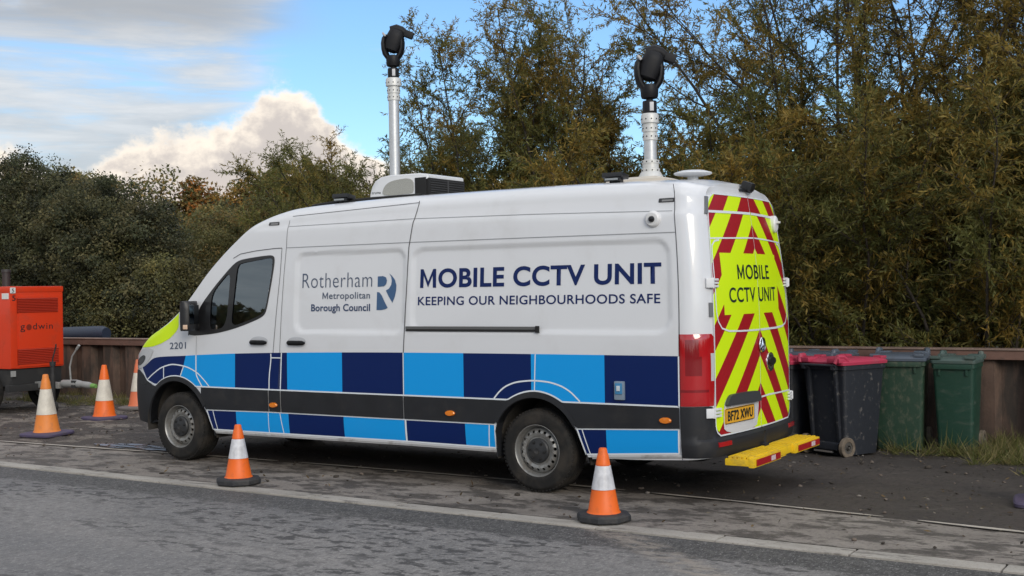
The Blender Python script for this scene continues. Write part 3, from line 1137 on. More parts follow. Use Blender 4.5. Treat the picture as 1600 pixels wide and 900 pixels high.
sput = lambda u, z: P(u, z, .003)
lettering('lettering', 'MOBILE CCTV UNIT', 3.125, 5.505, 1.735, 1.902, NAVY, VAN, VL, sput, .028, 1.06)
lettering('lettering', 'KEEPING OUR NEIGHBOURHOODS SAFE', 3.105, 5.490, 1.581, 1.656, NAVY, VAN, VL, sput, .012, 1.05)
lettering('lettering', 'Rotherham', 1.720, 2.575, 1.756, 1.892, LOGO_GREY, VAN, VL, sput, -.010, 1.06)
lettering('lettering', 'Metropolitan', 1.976, 2.553, 1.647, 1.709, LOGO_GREY, VAN, VL, sput, .012, 1.06)
lettering('lettering', 'Borough Council', 1.837, 2.556, 1.532, 1.599, mat('dark_slate_lettering', (.035, .06, .13), .4), VAN, VL, sput, .026, 1.05)
lettering('lettering', '2201', -.115, .135, 1.158, 1.226, LOGO_GREY, VAN, VL, lambda u, z: P(u, z + .04 * (u - .14), .003), .012, 1.05)
# the council emblem: three blue pieces that leave a white R
E1 = [(2.640, 1.848), (2.70, 1.850), (2.735, 1.838), (2.748, 1.808), (2.738, 1.775), (2.715, 1.757), (2.640, 1.752)]
E2 = [(2.635, 1.705), (2.660, 1.703), (2.690, 1.675), (2.722, 1.620), (2.762, 1.560), (2.735, 1.548), (2.690, 1.540), (2.632, 1.540)]
E3 = [(2.770, 1.874), (2.805, 1.850), (2.838, 1.815), (2.857, 1.765), (2.855, 1.715), (2.842, 1.660), (2.815, 1.605), (2.770, 1.665), (2.737, 1.718), (2.772, 1.735), (2.797, 1.768), (2.803, 1.805), (2.795, 1.842)]
em = poly_mesh('council_emblem', [E1], .003, LOGO_BLUE, VAN, VL)
poly_mesh('emblem_piece', [E2], .003, LOGO_BLUE, em, (0, 0, 0))
poly_mesh('emblem_piece', [E3], .003, LOGO_BLUE, em, (0, 0, 0))


# ---------------------------------------------------------------- rear end
def yl(z, inset=0.0):
    base = float(np.interp(z, [.5, 1.5, 1.75, 2.1, 2.37, 2.46], [.165, .165, .185, .225, .262, .275]))
    for (zc, r, s) in ((2.452, .13, 1), (.532, .10, -1)):
        d = (zc - z) * s
        if d < r:
            base += r - math.sqrt(max(0, r * r - (r - d) ** 2))
    return base + inset


def RP(y, z, off=0.0, far=False):
    return (float(rear_x(y, z)) + off, y, z)


def chev(y, z):
    """which colour of the chevron film lies here: 0 yellow, 1 red"""
    if .345 < y < 1.515 and 1.478 < z < 1.972:
        if not (y < .40 and z < 1.60 and False):
            return 0
    c = z - (y if y < 1 else 2 - y)
    if z > 2.305:
        return 1 if (1.82 < c < 2.05 or 1.33 < c < 1.58) else 0
    for a, b in ((-.31, -.10), (.13, .345), (.58, .80), (1.02, 1.22), (1.45, 1.67), (1.92, 2.14)):
        if a < c < b:
            return 1
    return 0


for side in (0, 1):
    bm = bmesh.new()
    NZ, NY = 60, 16
    rows = []
    for k in range(NZ + 1):
        tz = k / NZ
        z = .532 + (2.452 - .532) * (tz if 0 else (3 * tz * tz - 2 * tz ** 3) * .25 + tz * .75)
        y0, y1 = yl(z), .9965
        rows.append([bm.verts.new((0, (y0 + (y1 - y0) * i / NY) if side == 0 else 2 - (y0 + (y1 - y0) * i / NY), z)) for i in range(NY + 1)])
    for k in range(NZ):
        for i in range(NY):
            bm.faces.new((rows[k][i], rows[k][i + 1], rows[k + 1][i + 1], rows[k + 1][i]))
    sg = 1 if side == 0 else -1
    bmesh.ops.bisect_plane(bm, geom=bm.verts[:] + bm.edges[:] + bm.faces[:], plane_co=(0, 0, 2.305), plane_no=(0, 0, 1))
    for c in (1.82, 2.05, 1.33, 1.58, -.31, -.10, .13, .345, .58, .80, 1.02, 1.22, 1.45, 1.67, 1.92, 2.14):
        y00 = 0 if side == 0 else 2
        bmesh.ops.bisect_plane(bm, geom=bm.verts[:] + bm.edges[:] + bm.faces[:], plane_co=(0, y00, c), plane_no=(0, -sg, 1))
    for pco, pno in (((0, .345, 0), (0, 1, 0)), ((0, 1.515, 0), (0, 1, 0)), ((0, 0, 1.478), (0, 0, 1)), ((0, 0, 1.972), (0, 0, 1))):
        bmesh.ops.bisect_plane(bm, geom=bm.verts[:] + bm.edges[:] + bm.faces[:], plane_co=pco, plane_no=pno)
    for f in bm.faces:
        c = f.calc_center_median()
        f.material_index = chev(c.y, c.z)
    # rim: edge turned inwards, white
    be = [e for e in bm.edges if e.is_boundary]
    r = bmesh.ops.extrude_edge_only(bm, edges=be)
    nv = {v for v in r['geom'] if isinstance(v, bmesh.types.BMVert)}
    for f in r['geom']:
        if isinstance(f, bmesh.types.BMFace):
            f.material_index = 2
    for v in bm.verts:
        x = float(rear_x(v.co.y, v.co.z))
        v.co.x = x + (.012 if v not in nv else -.012)
    bmesh.ops.recalc_face_normals(bm, faces=bm.faces[:])
    me = bpy.data.meshes.new('rear_door')
    bm.to_mesh(me)
    bm.free()
    finish(me, [YEL, RED, WHITE], True, 40)
    door = link('rear_door', me, VAN, VL)
    mb = MB()

    def RL(pts, wd=.013):
        line_sheet(mb, pts, wd, .0155, 0, False, .04, RP)
    mir = (lambda p: p) if side == 0 else (lambda p: (2 - p[0], p[1]))
    e = [(yl(z, .004), z) for z in [float(v) for v in np.linspace(.536, 2.447, 70)]]
    RL([mir(p) for p in [(.99, .536)] + e + [(.99, 2.447)]], .012)
    RL([mir(p) for p in [(yl(2.30), 2.300), (.99, 2.310)]], .020)
    RL([mir(p) for p in [(yl(2.09), 2.085), (.99, 2.105)]], .012)
    wl = [(.99, 2.085), (.36, 2.075), (.29, 2.065), (.245, 2.03), (.232, 1.97), (.215, 1.60), (.215, 1.50), (.235, 1.43), (.29, 1.375), (.40, 1.350), (.60, 1.343), (.99, 1.340)]
    RL([mir(p) for p in wl[1:]], .014 if side == 0 else .018)
    if side == 1:
        RL([(1.006, .780), (1.20, .785), (1.845, .772)], .014)
    mb.build('door_edging', BAND_WHITE, door, (0, 0, 0), fixn=False)
    if side == 0:
        pass

# plate recess and number plate
mb = MB()
pan = [(.30, .538), (.885, .538), (.91, .60), (.945, .755), (.925, .80), (.89, .832), (.40, .838), (.345, .825), (.30, .775), (.285, .66)]
pn = poly_mesh('plate_panel', [smooth_loop(pan)], .0165, WHITE, VAN, VL, False, .06, RP)
lip = [(.292, .758), (.40, .765), (.92, .752), (.945, .765), (.905, .826), (.88, .846), (.42, .852), (.355, .836)]
mb = MB()
q = smooth_loop(lip)
mb.loft([[RP(y, z, .016) for y, z in q], [RP(y, z, .045) for y, z in q]])
mb.build('plate_lamp_bar', mat('bar_dark_grey', (.05, .053, .058), .45), pn, (0, 0, 0))
mb = MB()
mb.loft([[RP(y, z, .018) for y, z in rrect_pts(.300, .818, .618, .740, .012)], [RP(y, z, .026) for y, z in rrect_pts(.300, .818, .618, .740, .012)]])
npl = mb.build('number_plate', PLATE, VAN, VL)
lettering('plate_lettering', 'BF72 XWU', .335, .785, .640, .718, BLACKT, npl, (0, 0, 0), lambda u, z: RP(u, z, .0275), .022, 1.05)
mb = MB()
q = rrect_pts(.303, .815, .621, .737, .010)
line_sheet(mb, q + [q[0]], .005, .0275, 0, False, .05, RP)
mb.build('plate_border', BLACKT, npl, (0, 0, 0), fixn=False)
# rear lettering
rput = lambda u, z: RP(u, z, .0150)
lettering('rear_lettering', 'MOBILE', .605, 1.285, 1.762, 1.880, BLACKT, VAN, VL, rput, .010, 1.08)
lettering('rear_lettering', 'CCTV UNIT', .435, 1.430, 1.576, 1.694, BLACKT, VAN, VL, rput, .010, 1.08)
# black gap between the doors
mb = MB()
line_sheet(mb, [(1.0, .54), (1.0, 2.447)], .006, .006, 0, False, .05, RP)
mb.build('door_gap', GAP, VAN, VL, fixn=False)
# three pointed star in a ring
mb = MB()
Ms = Matrix.Translation(RP(1.02, 1.213, .020)) @ Matrix.Rotation(R(90), 4, 'Y')
ring = []
mb.lathe([(.062, -.004), (.066, .004), (.062, .012), (.056, .010), (.056, -.004)], 32, Ms, close=True)
mb.lathe([(.056, -.001), (0, .0)], 24, Ms, mi=1)
for k in range(3):
    a = R(180 + 120 * k)
    tip = Vector((math.cos(a) * .058, math.sin(a) * .058, .006))
    s1 = Vector((math.cos(a + R(60)) * .013, math.sin(a + R(60)) * .013, .004))
    s2 = Vector((math.cos(a - R(60)) * .013, math.sin(a - R(60)) * .013, .004))
    mb.add([Ms @ tip, Ms @ s1, Ms @ Vector((0, 0, .016)), Ms @ s2], [(0, 1, 2), (0, 2, 3)])
mb.build('star_badge', [CHROME, mat('badge_black', (.012, .012, .014), .2)], VAN, VL, ang=20)
# rear door handle
mb = MB()
Mh = Matrix.Translation(RP(1.235, 1.06, .014)) @ Matrix.Rotation(R(90), 4, 'Y')
mb.lathe([(.082, 0), (.080, .008), (.06, .010), (.03, .004), (0, .002)], 28, Mh)
rh = mb.build('rear_door_handle', CHROME, VAN, VL)
mb = MB()
mb.loft([[RP(1.235 + .085 * math.cos(a), 1.066 + .034 * math.sin(a), d) for a in np.linspace(0, 2 * math.pi, 18, endpoint=False)] for d in (.02, .040)])
mb.build('handle_grip', mat('handle_black', (.015, .015, .016), .35), rh, (0, 0, 0))

# path round a rear corner at a given height
_cx = [float(v) for v in np.concatenate([np.linspace(5.60, 5.74, 5), np.linspace(5.755, 5.865, 14)])]


def corner_path(z):
    pts = [(x - float(lean(x, z)), float(side_y(x, z))) for x in _cx]
    y0 = pts[-1][1]
    for y in np.linspace(y0, 1.0, 18)[1:]:
        pts.append((float(rear_x(y, z)), float(y)))
    s = [0.0]
    for a, b in zip(pts[:-1], pts[1:]):
        s.append(s[-1] + math.hypot(b[0] - a[0], b[1] - a[1]))
    return np.array(pts), np.array(s)


def CP(s, z, off=0.0, far=False):
    pts, ss = corner_path(z)
    x = float(np.interp(s, ss, pts[:, 0]))
    y = float(np.interp(s, ss, pts[:, 1]))
    x2 = float(np.interp(s + .03, ss, pts[:, 0]))
    y2 = float(np.interp(s + .03, ss, pts[:, 1]))
    x1 = float(np.interp(s - .03, ss, pts[:, 0]))
    y1 = float(np.interp(s - .03, ss, pts[:, 1]))
    tx, ty = x2 - x1, y2 - y1
    ln = math.hypot(tx, ty) or 1
    x += ty / ln * off
    y -= tx / ln * off
    return (x, 2 - y if far else y, z)


S_COR = 0.405    # path length from x = 5.60 to about the door edge
for far in (False, True):
    # tail lamp
    mb = MB()
    ns, nz = 14, 26
    vs, fs, mi = [], [], []
    for i in range(ns + 1):
        for k in range(nz + 1):
            t = i / ns
            z = .778 + (1.338 - .778) * k / nz
            s0 = .068
            s1 = .335 + .012 * math.sin(3 * (k / nz)) - .02 * (k / nz > .97)
            bul = .012 + .012 * math.sin(math.pi * min(1, t * 1.1)) ** .6 * math.sin(math.pi * min(1, max(0, k / nz))) ** .35
            vs.append(CP(s0 + (s1 - s0) * t, z, bul, far))
    for i in range(ns):
        for k in range(nz):
            fs.append((i * (nz + 1) + k, (i + 1) * (nz + 1) + k, (i + 1) * (nz + 1) + k + 1, i * (nz + 1) + k + 1))
            t, h = (i + .5) / ns, (k + .5) / nz
            m_ = 0
            if .14 < t < .60 - .25 * (h - .42) and .42 < h < .93:
                m_ = 1
            if t > .84 and .36 < h < .72:
                m_ = 2
            if .205 < h < .25 and t < .8:
                m_ = 1
            mi.append(m_)
    k0 = len(mb.v)
    mb.v += vs
    mb.f += fs
    mb.mi += mi
    # rim down to the body
    loop = [i * (nz + 1) for i in range(ns + 1)] + [ns * (nz + 1) + k for k in range(1, nz + 1)] + [i * (nz + 1) + nz for i in range(ns - 1, -1, -1)] + [k for k in range(nz - 1, 0, -1)]
    cenx = 5.6
    base = []
    for i in loop:
        x, y, z = vs[i]
        base.append((x - .02, y + (-.012 if far else .012), z))
    b0 = len(mb.v)
    mb.v += base
    for j in range(len(loop)):
        a, b = loop[j], loop[(j + 1) % len(loop)]
        mb.f.append((a, b, b0 + (j + 1) % len(loop), b0 + j))
        mb.mi.append(1)
    mb.build('tail_light', [TAILR, TAILD, LENSC], VAN, VL, ang=25)
    # hinges, two each side, and the dark strips on the pillar
    for hz in (.722, 1.733):
        mb = MB()
        yc = .115
        Mx = Matrix.Rotation(R(38 if not far else -38), 3, 'Z')
        pr_ = CP(.285 if hz < 1 else .30, hz, .018, far)
        mb.box(pr_, (.034, .062, .074), Matrix.Rotation(R(-48 if not far else 48), 3, 'Z'), bev=.006)
        pr_ = RP(.185 if not far else 1.815, hz, .022)
        if hz > 1:
            pr_ = RP(.205 if not far else 1.795, hz, .022)
        for dz in (-.026, 0, .026):
            mb.box((pr_[0], pr_[1], pr_[2] + dz), (.020, .100, .018), Matrix.Rotation(R(-8 if not far else 8), 3, 'Z'), bev=.004)
        pr2 = CP(.33, hz, .020, far)
        mb.tube([(pr2[0], pr2[1], hz - .042), (pr2[0], pr2[1], hz + .042)], .014, 10)
        mb.build('door_hinge', mat('hinge_white', (.70, .71, .72), .4), VAN, VL)
    for z0, z1 in ((2.28, 2.42), (1.47, 1.58)):
        mb = MB()
        vs = []
        for z in np.linspace(z0, z1, 6):
            z = float(z)
            vs.append([CP(s, z, o_, far) for s, o_ in ((.30, .002), (.302, .013), (.338, .013), (.340, .002))])
        mb.loft(vs)
        mb.build('pillar_vent', mat('pillar_vent_grey', (.16, .165, .17), .4), VAN, VL)

# rear bumper, wraps both corners
mb = MB()


def bump_col(s, far):
    top = float(np.interp(s, [.05, .315, .335, .36, .42, .6, 2], [.772, .772, .760, .60, .537, .528, .528]))
    c = []
    prof = [(0, .37, .000), (.0, .375, .028), (.25, .40, .040), (.55, .44, .046), (.75, .50, .046)]
    zz = [.372, .376, .405, .47, .503]
    oo = [-.02, .030, .042, .046, .040]
    for z, o_ in zip(zz, oo):
        oo_ = o_ if s > .30 else o_ * float(np.interp(s, [.05, .30], [.35, 1]))
        c.append(CP(s, z, max(oo_, .008 if o_ > 0 else -.02), far))
    c.append(CP(s, .520, .022 if s > .3 else .014, far))
    for t in np.linspace(.15, 1, 6):
        c.append(CP(s, .520 + (top - .520) * float(t), .014, far))
    c.append(CP(s, top + .002, -.004, far))
    return c


sv = [.062] + [float(v) for v in np.linspace(.09, .32, 10)] + [.335, .36, .39, .43] + [float(v) for v in np.linspace(.5, 1.26, 14)]
left = [bump_col(s, False) for s in sv]
right = [bump_col(s, True) for s in sv[::-1]]
mb.loft(left + right, cap=False, closed=False)
mb.build('rear_bumper', BLACKP, VAN, VL)
for far in (False, True):
    mb = MB()
    vs = []
    for s in np.linspace(.335, .52, 8):
        vs.append([CP(float(s), .455, .044, far), CP(float(s), .457, .054, far), CP(float(s), .491, .054, far), CP(float(s), .493, .042, far)])
    mb.loft(vs)
    mb.build('bumper_reflector', TAILR, VAN, VL)
# yellow rear step: two slatted halves joined by a towing block
mb = MB()
ZS = .385
for y0, y1 in ((.20, .80), (1.14, 1.76)):
    mb.box((6.05, (y0 + y1) / 2, ZS - .045), (.230, y1 - y0 - .004, .055), bev=.012)
    mb.box((6.152, (y0 + y1) / 2, ZS - .045), (.045, y1 - y0, .075), bev=.010)
    for k in range(5):
        mb.box((5.975 + k * .038, (y0 + y1) / 2, ZS - .010), (.026, y1 - y0 - .02, .022), bev=.004)
mb.box((6.045, .97, ZS - .043), (.20, .36, .056), bev=.010)
for k in range(5):
    mb.box((5.975 + k * .038, .97, ZS - .011), (.026, .36, .020), bev=.004)
mb.loft([[(6.10 + .035 * math.cos(a), .97 + .12 * math.sin(a), z) for a in np.linspace(0, 2 * math.pi, 16, endpoint=False)] for z in (ZS - .085, ZS - .008)])
st = mb.build('rear_step', STEPY, VAN, VL)
for y0, y1 in ((.25, .76), (1.20, 1.73)):
    mb = MB()
    mb.box((6.181, (y0 + y1) / 2, ZS - .045), (.006, y1 - y0, .05))
    tr = mb.build('step_reflector', RED, st, (0, 0, 0))
    MB().box((6.185, y0 + (y1 - y0) * .68, ZS - .045), (.003, .09, .038)).build('step_label', mat('label_pale', (.62, .50, .50), .5), st, (0, 0, 0))
MB().box((5.93, .97, .37), (.12, .10, .06)).box((5.86, 1.0, .36), (.04, .9, .04)).tube([(5.7, .6, .36), (6.05, .6, .335)], .025).tube([(5.7, 1.4, .36), (6.05, 1.4, .335)], .025).build('step_bracket', DARK, VAN, VL)
# reversing camera and the white side lamp near the top of the right door
mb = MB()
mb.box((5.80, 1.03, 2.505), (.05, .26, .020), bev=.006)
mb.box((5.83, 1.05, 2.545), (.10, .09, .075), Matrix.Rotation(R(20), 3, 'Y'), bev=.022)
mb.build('reversing_camera', mat('camera_black', (.015, .015, .016), .45), VAN, VL)
mb = MB()
Mw = Matrix.Translation(RP(1.60, 2.245, .02)) @ Matrix.Rotation(R(90), 4, 'Y')
mb.lathe([(.050, -.02), (.050, .022), (.040, .034), (0, .038)], 20, Mw @ Matrix.Diagonal((1.5, 1, 1, 1)))
mb.box(RP(1.60, 2.26, .065), (.04, .04, .02), bev=.006)
mb.build('rear_dome_camera', mat('camera_white', (.72, .72, .72), .35), VAN, VL)

# underbody, axle, cab interior
mb = MB()
mb.box((2.5, 1.0, .42), (5.9, 1.55, .05))
mb.box((2.2, .62, .36), (3.0, .10, .10))
mb.box((2.2, 1.38, .36), (3.0, .10, .10))
mb.box((2.6, 1.55, .33), (1.2, .35, .20), bev=.03)
mb.box((5.2, 1.0, .34), (.7, .7, .18), bev=.05)
mb.tube([(4.335, .2, .345), (4.335, 1.8, .345)], .05)
mb.lathe([(.0, -.12), (.12, -.08), (.14, 0), (.12, .08), (0, .12)], 16, Matrix.Translation((4.335, 1.0, .345)))
mb.build('underbody', DARK, VAN, VL)
mb = MB()
mb.box((.9, 1.0, .80), (1.5, 1.86, .04))
mb.box((1.66, 1.0, 1.55), (.03, 1.80, 1.6))
mb.box((.28, 1.0, 1.18), (.50, 1.78, .30), bev=.06)
mb.build('cab_interior', mat('cab_dark', (.030, .032, .035), .7), VAN, VL)
SEAT = mat('seat_blue_cover', (.055, .16, .30), .7)
for y in (.50, 1.50):
    mb = MB()
    mb.box((1.05, y, 1.02), (.50, .48, .16), bev=.05)
    mb.box((1.36, y, 1.40), (.14, .48, .66), Matrix.Rotation(R(10), 3, 'Y'), bev=.05)
    mb.box((1.45, y, 1.83), (.09, .26, .16), Matrix.Rotation(R(10), 3, 'Y'), bev=.035)
    mb.build('seat', SEAT, VAN, VL)
mb = MB()
Mt = Matrix.Translation((.62, 1.50, 1.36)) @ Matrix.Rotation(R(-35), 4, 'Y')
ringp = [Mt @ Vector((.19 * math.cos(a), .19 * math.sin(a), 0)) for a in np.linspace(0, 2 * math.pi, 29)]
mb.tube(ringp, .014, 8, cap=False)
mb.tube([Mt @ Vector((-.18, 0, 0)), Mt @ Vector((.18, 0, 0))], .014, 6)
mb.tube([Mt @ Vector((0, 0, 0)), Mt @ Vector((0, 0, -.25))], .025, 8)
mb.build('steering_wheel', DARK, VAN, VL)


# wheels
def wheel():
    root = empty('wheel', (0, 0, 0))
    RX = Matrix.Rotation(R(90), 4, 'X')     # local z of the lathe becomes -y: outwards on the near side
    t = .352
    prof = [(.214, .012), (.222, .020), (.240, .027), (.262, .022), (.285, .0235), (.300, .0215), (.312, .0225), (.326, .010), (.339, -.008), (.348, -.022), (t, -.040)]
    for g in (-.068, -.105, -.142, -.179):
        prof += [(t, g + .006), (t - .011, g + .004), (t - .011, g - .004), (t, g - .006)]
    prof += [(t, -.205), (.345, -.222), (.330, -.238), (.29, -.246), (.24, -.246), (.214, -.236)]
    mb = MB()
    mb.lathe(prof, 72, RX, close=True)
    # shoulder blocks
    for k in range(60):
        a = 2 * math.pi * k / 60
        c = RX @ Vector((math.cos(a) * .3375, math.sin(a) * .3375, -.013))
        mb.box(c, (.017, .026, .020), Matrix.Rotation(-a, 3, 'Y') @ Matrix.Rotation(R(0), 3, 'X'))
    mb.build('tyre', RUBBER, root, fixn=True, ang=50)
    mb = MB()
    # flange, well, then the pierced disc
    mb.lathe([(.219, .010), (.221, .017), (.216, .019), (.209, .012), (.206, -.004), (.198, -.030), (.190, -.048), (.184, -.052), (.184, -.15), (.20, -.24)], 64, RX, cap=False)
    r0, r1, N = .122, .188, 18
    zo = lambda r: -.052 + .050 * math.cos((r - .142) / .05 * 1.35) if r > .142 else -.002 - .01 * (.142 - r) / .02
    for k in range(N):
        a0, a1 = 2 * math.pi * k / N, 2 * math.pi * (k + 1) / N
        am = (a0 + a1) / 2
        rm, hr, ha = .161, .0125, .0145 / .161
        inner, outer = [], []
        q = 16
        for j in range(q):
            th = 2 * math.pi * j / q
            cr, ca = math.cos(th), math.sin(th)
            inner.append((rm + hr * cr, am + ha * ca))
            s = 1 / max(abs(cr), abs(ca))
            rr_ = (rm + (r1 - rm) * cr * s) if cr > 0 else (rm + (rm - r0) * cr * s)
            outer.append((rr_, am + (a1 - a0) / 2 * ca * s))
        vs = [RX @ Vector((r * math.cos(a), r * math.sin(a), zo(r))) for r, a in inner + outer]
        vs += [RX @ Vector((r * math.cos(a), r * math.sin(a), zo(r) - .012)) for r, a in inner]
        fs = [(j, (j + 1) % q, q + (j + 1) % q, q + j) for j in range(q)] + [(j, 2 * q + j, 2 * q + (j + 1) % q, (j + 1) % q) for j in range(q)]
        mb.add(vs, fs)
    mb.lathe([(.122, -.010), (.119, -.018), (.0, -.02)], 48, RX, cap=False)
    mb.lathe([(.186, -.070), (0, -.08)], 40, RX, mi=1, cap=False)
    mb.build('rim', [RIM, DARK], root, ang=40, fixn=False)
    mb = MB()
    mb.lathe([(.104, -.016), (.104, .000), (.094, .012), (.060, .016), (.040, .022), (0, .024)], 40, RX)
    for k in range(6):
        a = 2 * math.pi * k / 6 + .3
        mb.lathe([(.012, .01), (.012, .022), (.009, .026), (0, .027)], 8, RX @ Matrix.Translation((math.cos(a) * .073, math.sin(a) * .073, 0)), mi=1)
    mb.lathe([(.026, .02), (.024, .028), (.018, .026), (0, .025)], 20, RX)
    mb.build('hub_cap', [mat('hub_black', (.022, .023, .025), .5, dirt=(.10, .085, .065), dirt_amt=.4, dscale=8), mat('hub_dark', (.008, .008, .008), .6)], root)
    return root


w0 = wheel()
WZ = .352
w0.parent = VAN
w0.location = (0 - 2.4, .052 - 1.0, WZ)
for x, far in ((4.325, False), (0, True), (4.325, True)):
    c = copy_tree(w0, VAN)
    c.location = (x - 2.4, (2 - .052 if far else .052) - 1.0, WZ)
    if far:
        c.rotation_euler = (0, 0, math.pi)
    else:
        c.rotation_euler = (0, R(23), 0)

# ---------------------------------------------------------------- roof equipment
# air conditioner
mb = MB()
AX0, AX1, AY0, AY1, AZ0 = 2.085, 2.80, .62, 1.22, 2.60
prof = [(AX0, AZ0), (AX0 + .005, AZ0 + .06), (AX0 + .03, AZ0 + .135), (AX0 + .075, AZ0 + .19), (AX0 + .14, AZ0 + .222), (AX0 + .25, AZ0 + .236), (AX1 - .10, AZ0 + .232), (AX1 - .02, AZ0 + .222), (AX1, AZ0 + .212), (AX1, AZ0 + .185), (AX1 - .03, AZ0 + .18), (AX1 - .03, AZ0)]
rings = []
for y, k in ((AY0, 0), (AY0 + .012, 1), (AY1 - .012, 1), (AY1, 0)):
    d = .012 * (1 - k)
    rings.append([(x + (d if x < 2.4 else -d), y, z - (d if z > AZ0 + .03 else 0)) for x, z in prof])
mb.loft(rings)
ac = mb.build('roof_air_conditioner', mat('ac_white', (.66, .67, .68), .45), VAN, VL, ang=40)
mq = smooth_loop([(AX0 + .165, AZ0 + .035), (AX0 + .175, AZ0 + .10), (AX0 + .22, AZ0 + .155), (AX0 + .32, AZ0 + .185), (AX1 - .17, AZ0 + .195), (AX1 - .165, AZ0 + .06), (AX1 - .20, AZ0 + .042)])
MB().loft([[(x, y, z) for x, z in mq] for y in (AY0 - .006, AY0 + .02)]).build('mesh_panel', GREYM, ac, (0, 0, 0))
mb = MB()
mb.box((AX1 - .012, (AY0 + AY1) / 2, AZ0 + .095), (.05, AY1 - AY0 - .02, .17), bev=.004)
mb.box((AX1 - .085, AY0 + .001, AZ0 + .10), (.13, .016, .18), bev=.004)
mb.box(((AX0 + AX1) / 2, (AY0 + AY1) / 2, AZ0 - .005), (AX1 - AX0 - .02, AY1 - AY0 + .012, .05))
for k in range(7):
    mb.box((AX1 + .016, (AY0 + AY1) / 2, AZ0 + .03 + k * .022), (.008, AY1 - AY0 - .05, .006), mi=1)
mb.box((AX1 + .018, (AY0 + AY1) / 2, AZ0 + .095), (.012, .02, .16), mi=1)
mb.build('louvre_grille', [DARK, mat('louvre_slat', (.05, .05, .052), .5)], ac, (0, 0, 0))
lettering('maker_lettering', 'truma', AX0 + .035, AX0 + .145, AZ0 + .062, AZ0 + .088, BLACKT, ac, (0, 0, 0), lambda u, z: (u, AY0 - .002, z), .01, 1.05)


def ptz_head(parent, base, sc=1.0, lean_=0.0):
    """pan-tilt-zoom camera: mounting block, swivel, forked yoke, tilted camera body with a drooping wiper nose"""
    PB = mat('camera_head_black', (.008, .008, .010), .5, spec=.3)
    h = empty('camera_head', base)
    h.parent = parent
    h.scale = (sc,) * 3
    # screen right lies along (0.84, 0.54); build in a frame with local x = that direction
    h.rotation_euler = (0, 0, math.atan2(.54, .84))
    PBD = mat('camera_black_soft', (.010, .010, .012), .6, spec=.3)
    mb = MB()
    mb.lathe([(.062, 0), (.062, .10), (.058, .108), (0, .108)], 12, ph=.2)
    mb.box((.01, -.064, .055), (.034, .012, .075), mi=1, bev=.003)
    mb.lathe([(.030, .10), (.030, .128), (.066, .132), (.074, .150), (.078, .225), (.072, .245), (0, .25)], 20)
    for sx_ in (-1, 1):
        ring = []
        for t, (x, z, wx, wy) in enumerate(((sx_ * .045, .215, .036, .060), (sx_ * .076, .262, .038, .064), (sx_ * .094, .320, .034, .068), (sx_ * .100, .385, .032, .072), (sx_ * .092, .440, .030, .064), (sx_ * .074, .474, .022, .044))):
            ring.append([(x + wx * math.cos(a) * (1 if abs(math.cos(a)) > .5 else .8), wy * math.sin(a), z) for a in np.linspace(0, 2 * math.pi, 10, endpoint=False)])
        mb.loft(ring)
    a = mb.build('yoke', [PB, mat('mount_label', (.55, .55, .56), .4)], h, ang=30)
    mb = MB()
    Mt = Matrix.Translation((.012, 0, .400)) @ Matrix.Rotation(R(20), 4, 'Y')
    body_ = []
    for z, rx, ry in ((-.118, .045, .055), (-.100, .078, .082), (-.03, .094, .094), (.05, .096, .096), (.105, .086, .090), (.135, .055, .06)):
        body_.append([Mt @ Vector((rx * max(-.97, min(.97, 1.06 * math.cos(a))), ry * max(-.97, min(.97, 1.06 * math.sin(a))), z)) for a in np.linspace(0, 2 * math.pi, 20, endpoint=False)])
    mb.loft(body_)
    mb.box((-.088, -.045, .468), (.020, .08, .05), Matrix.Rotation(R(-40), 3, 'Y'), mi=1, bev=.005)
    mb.tube([(-.02, -.01, .520), (.045, -.015, .535), (.10, -.015, .518), (.145, -.015, .485)], [.048, .052, .046, .036], 10)
    mb.box((.178, -.015, .470), (.100, .088, .076), Matrix.Rotation(R(22), 3, 'Y'), bev=.020)
    mb.build('camera_body', [PBD, mat('camera_stripe', (.42, .42, .43), .4)], h, ang=42)
    return h


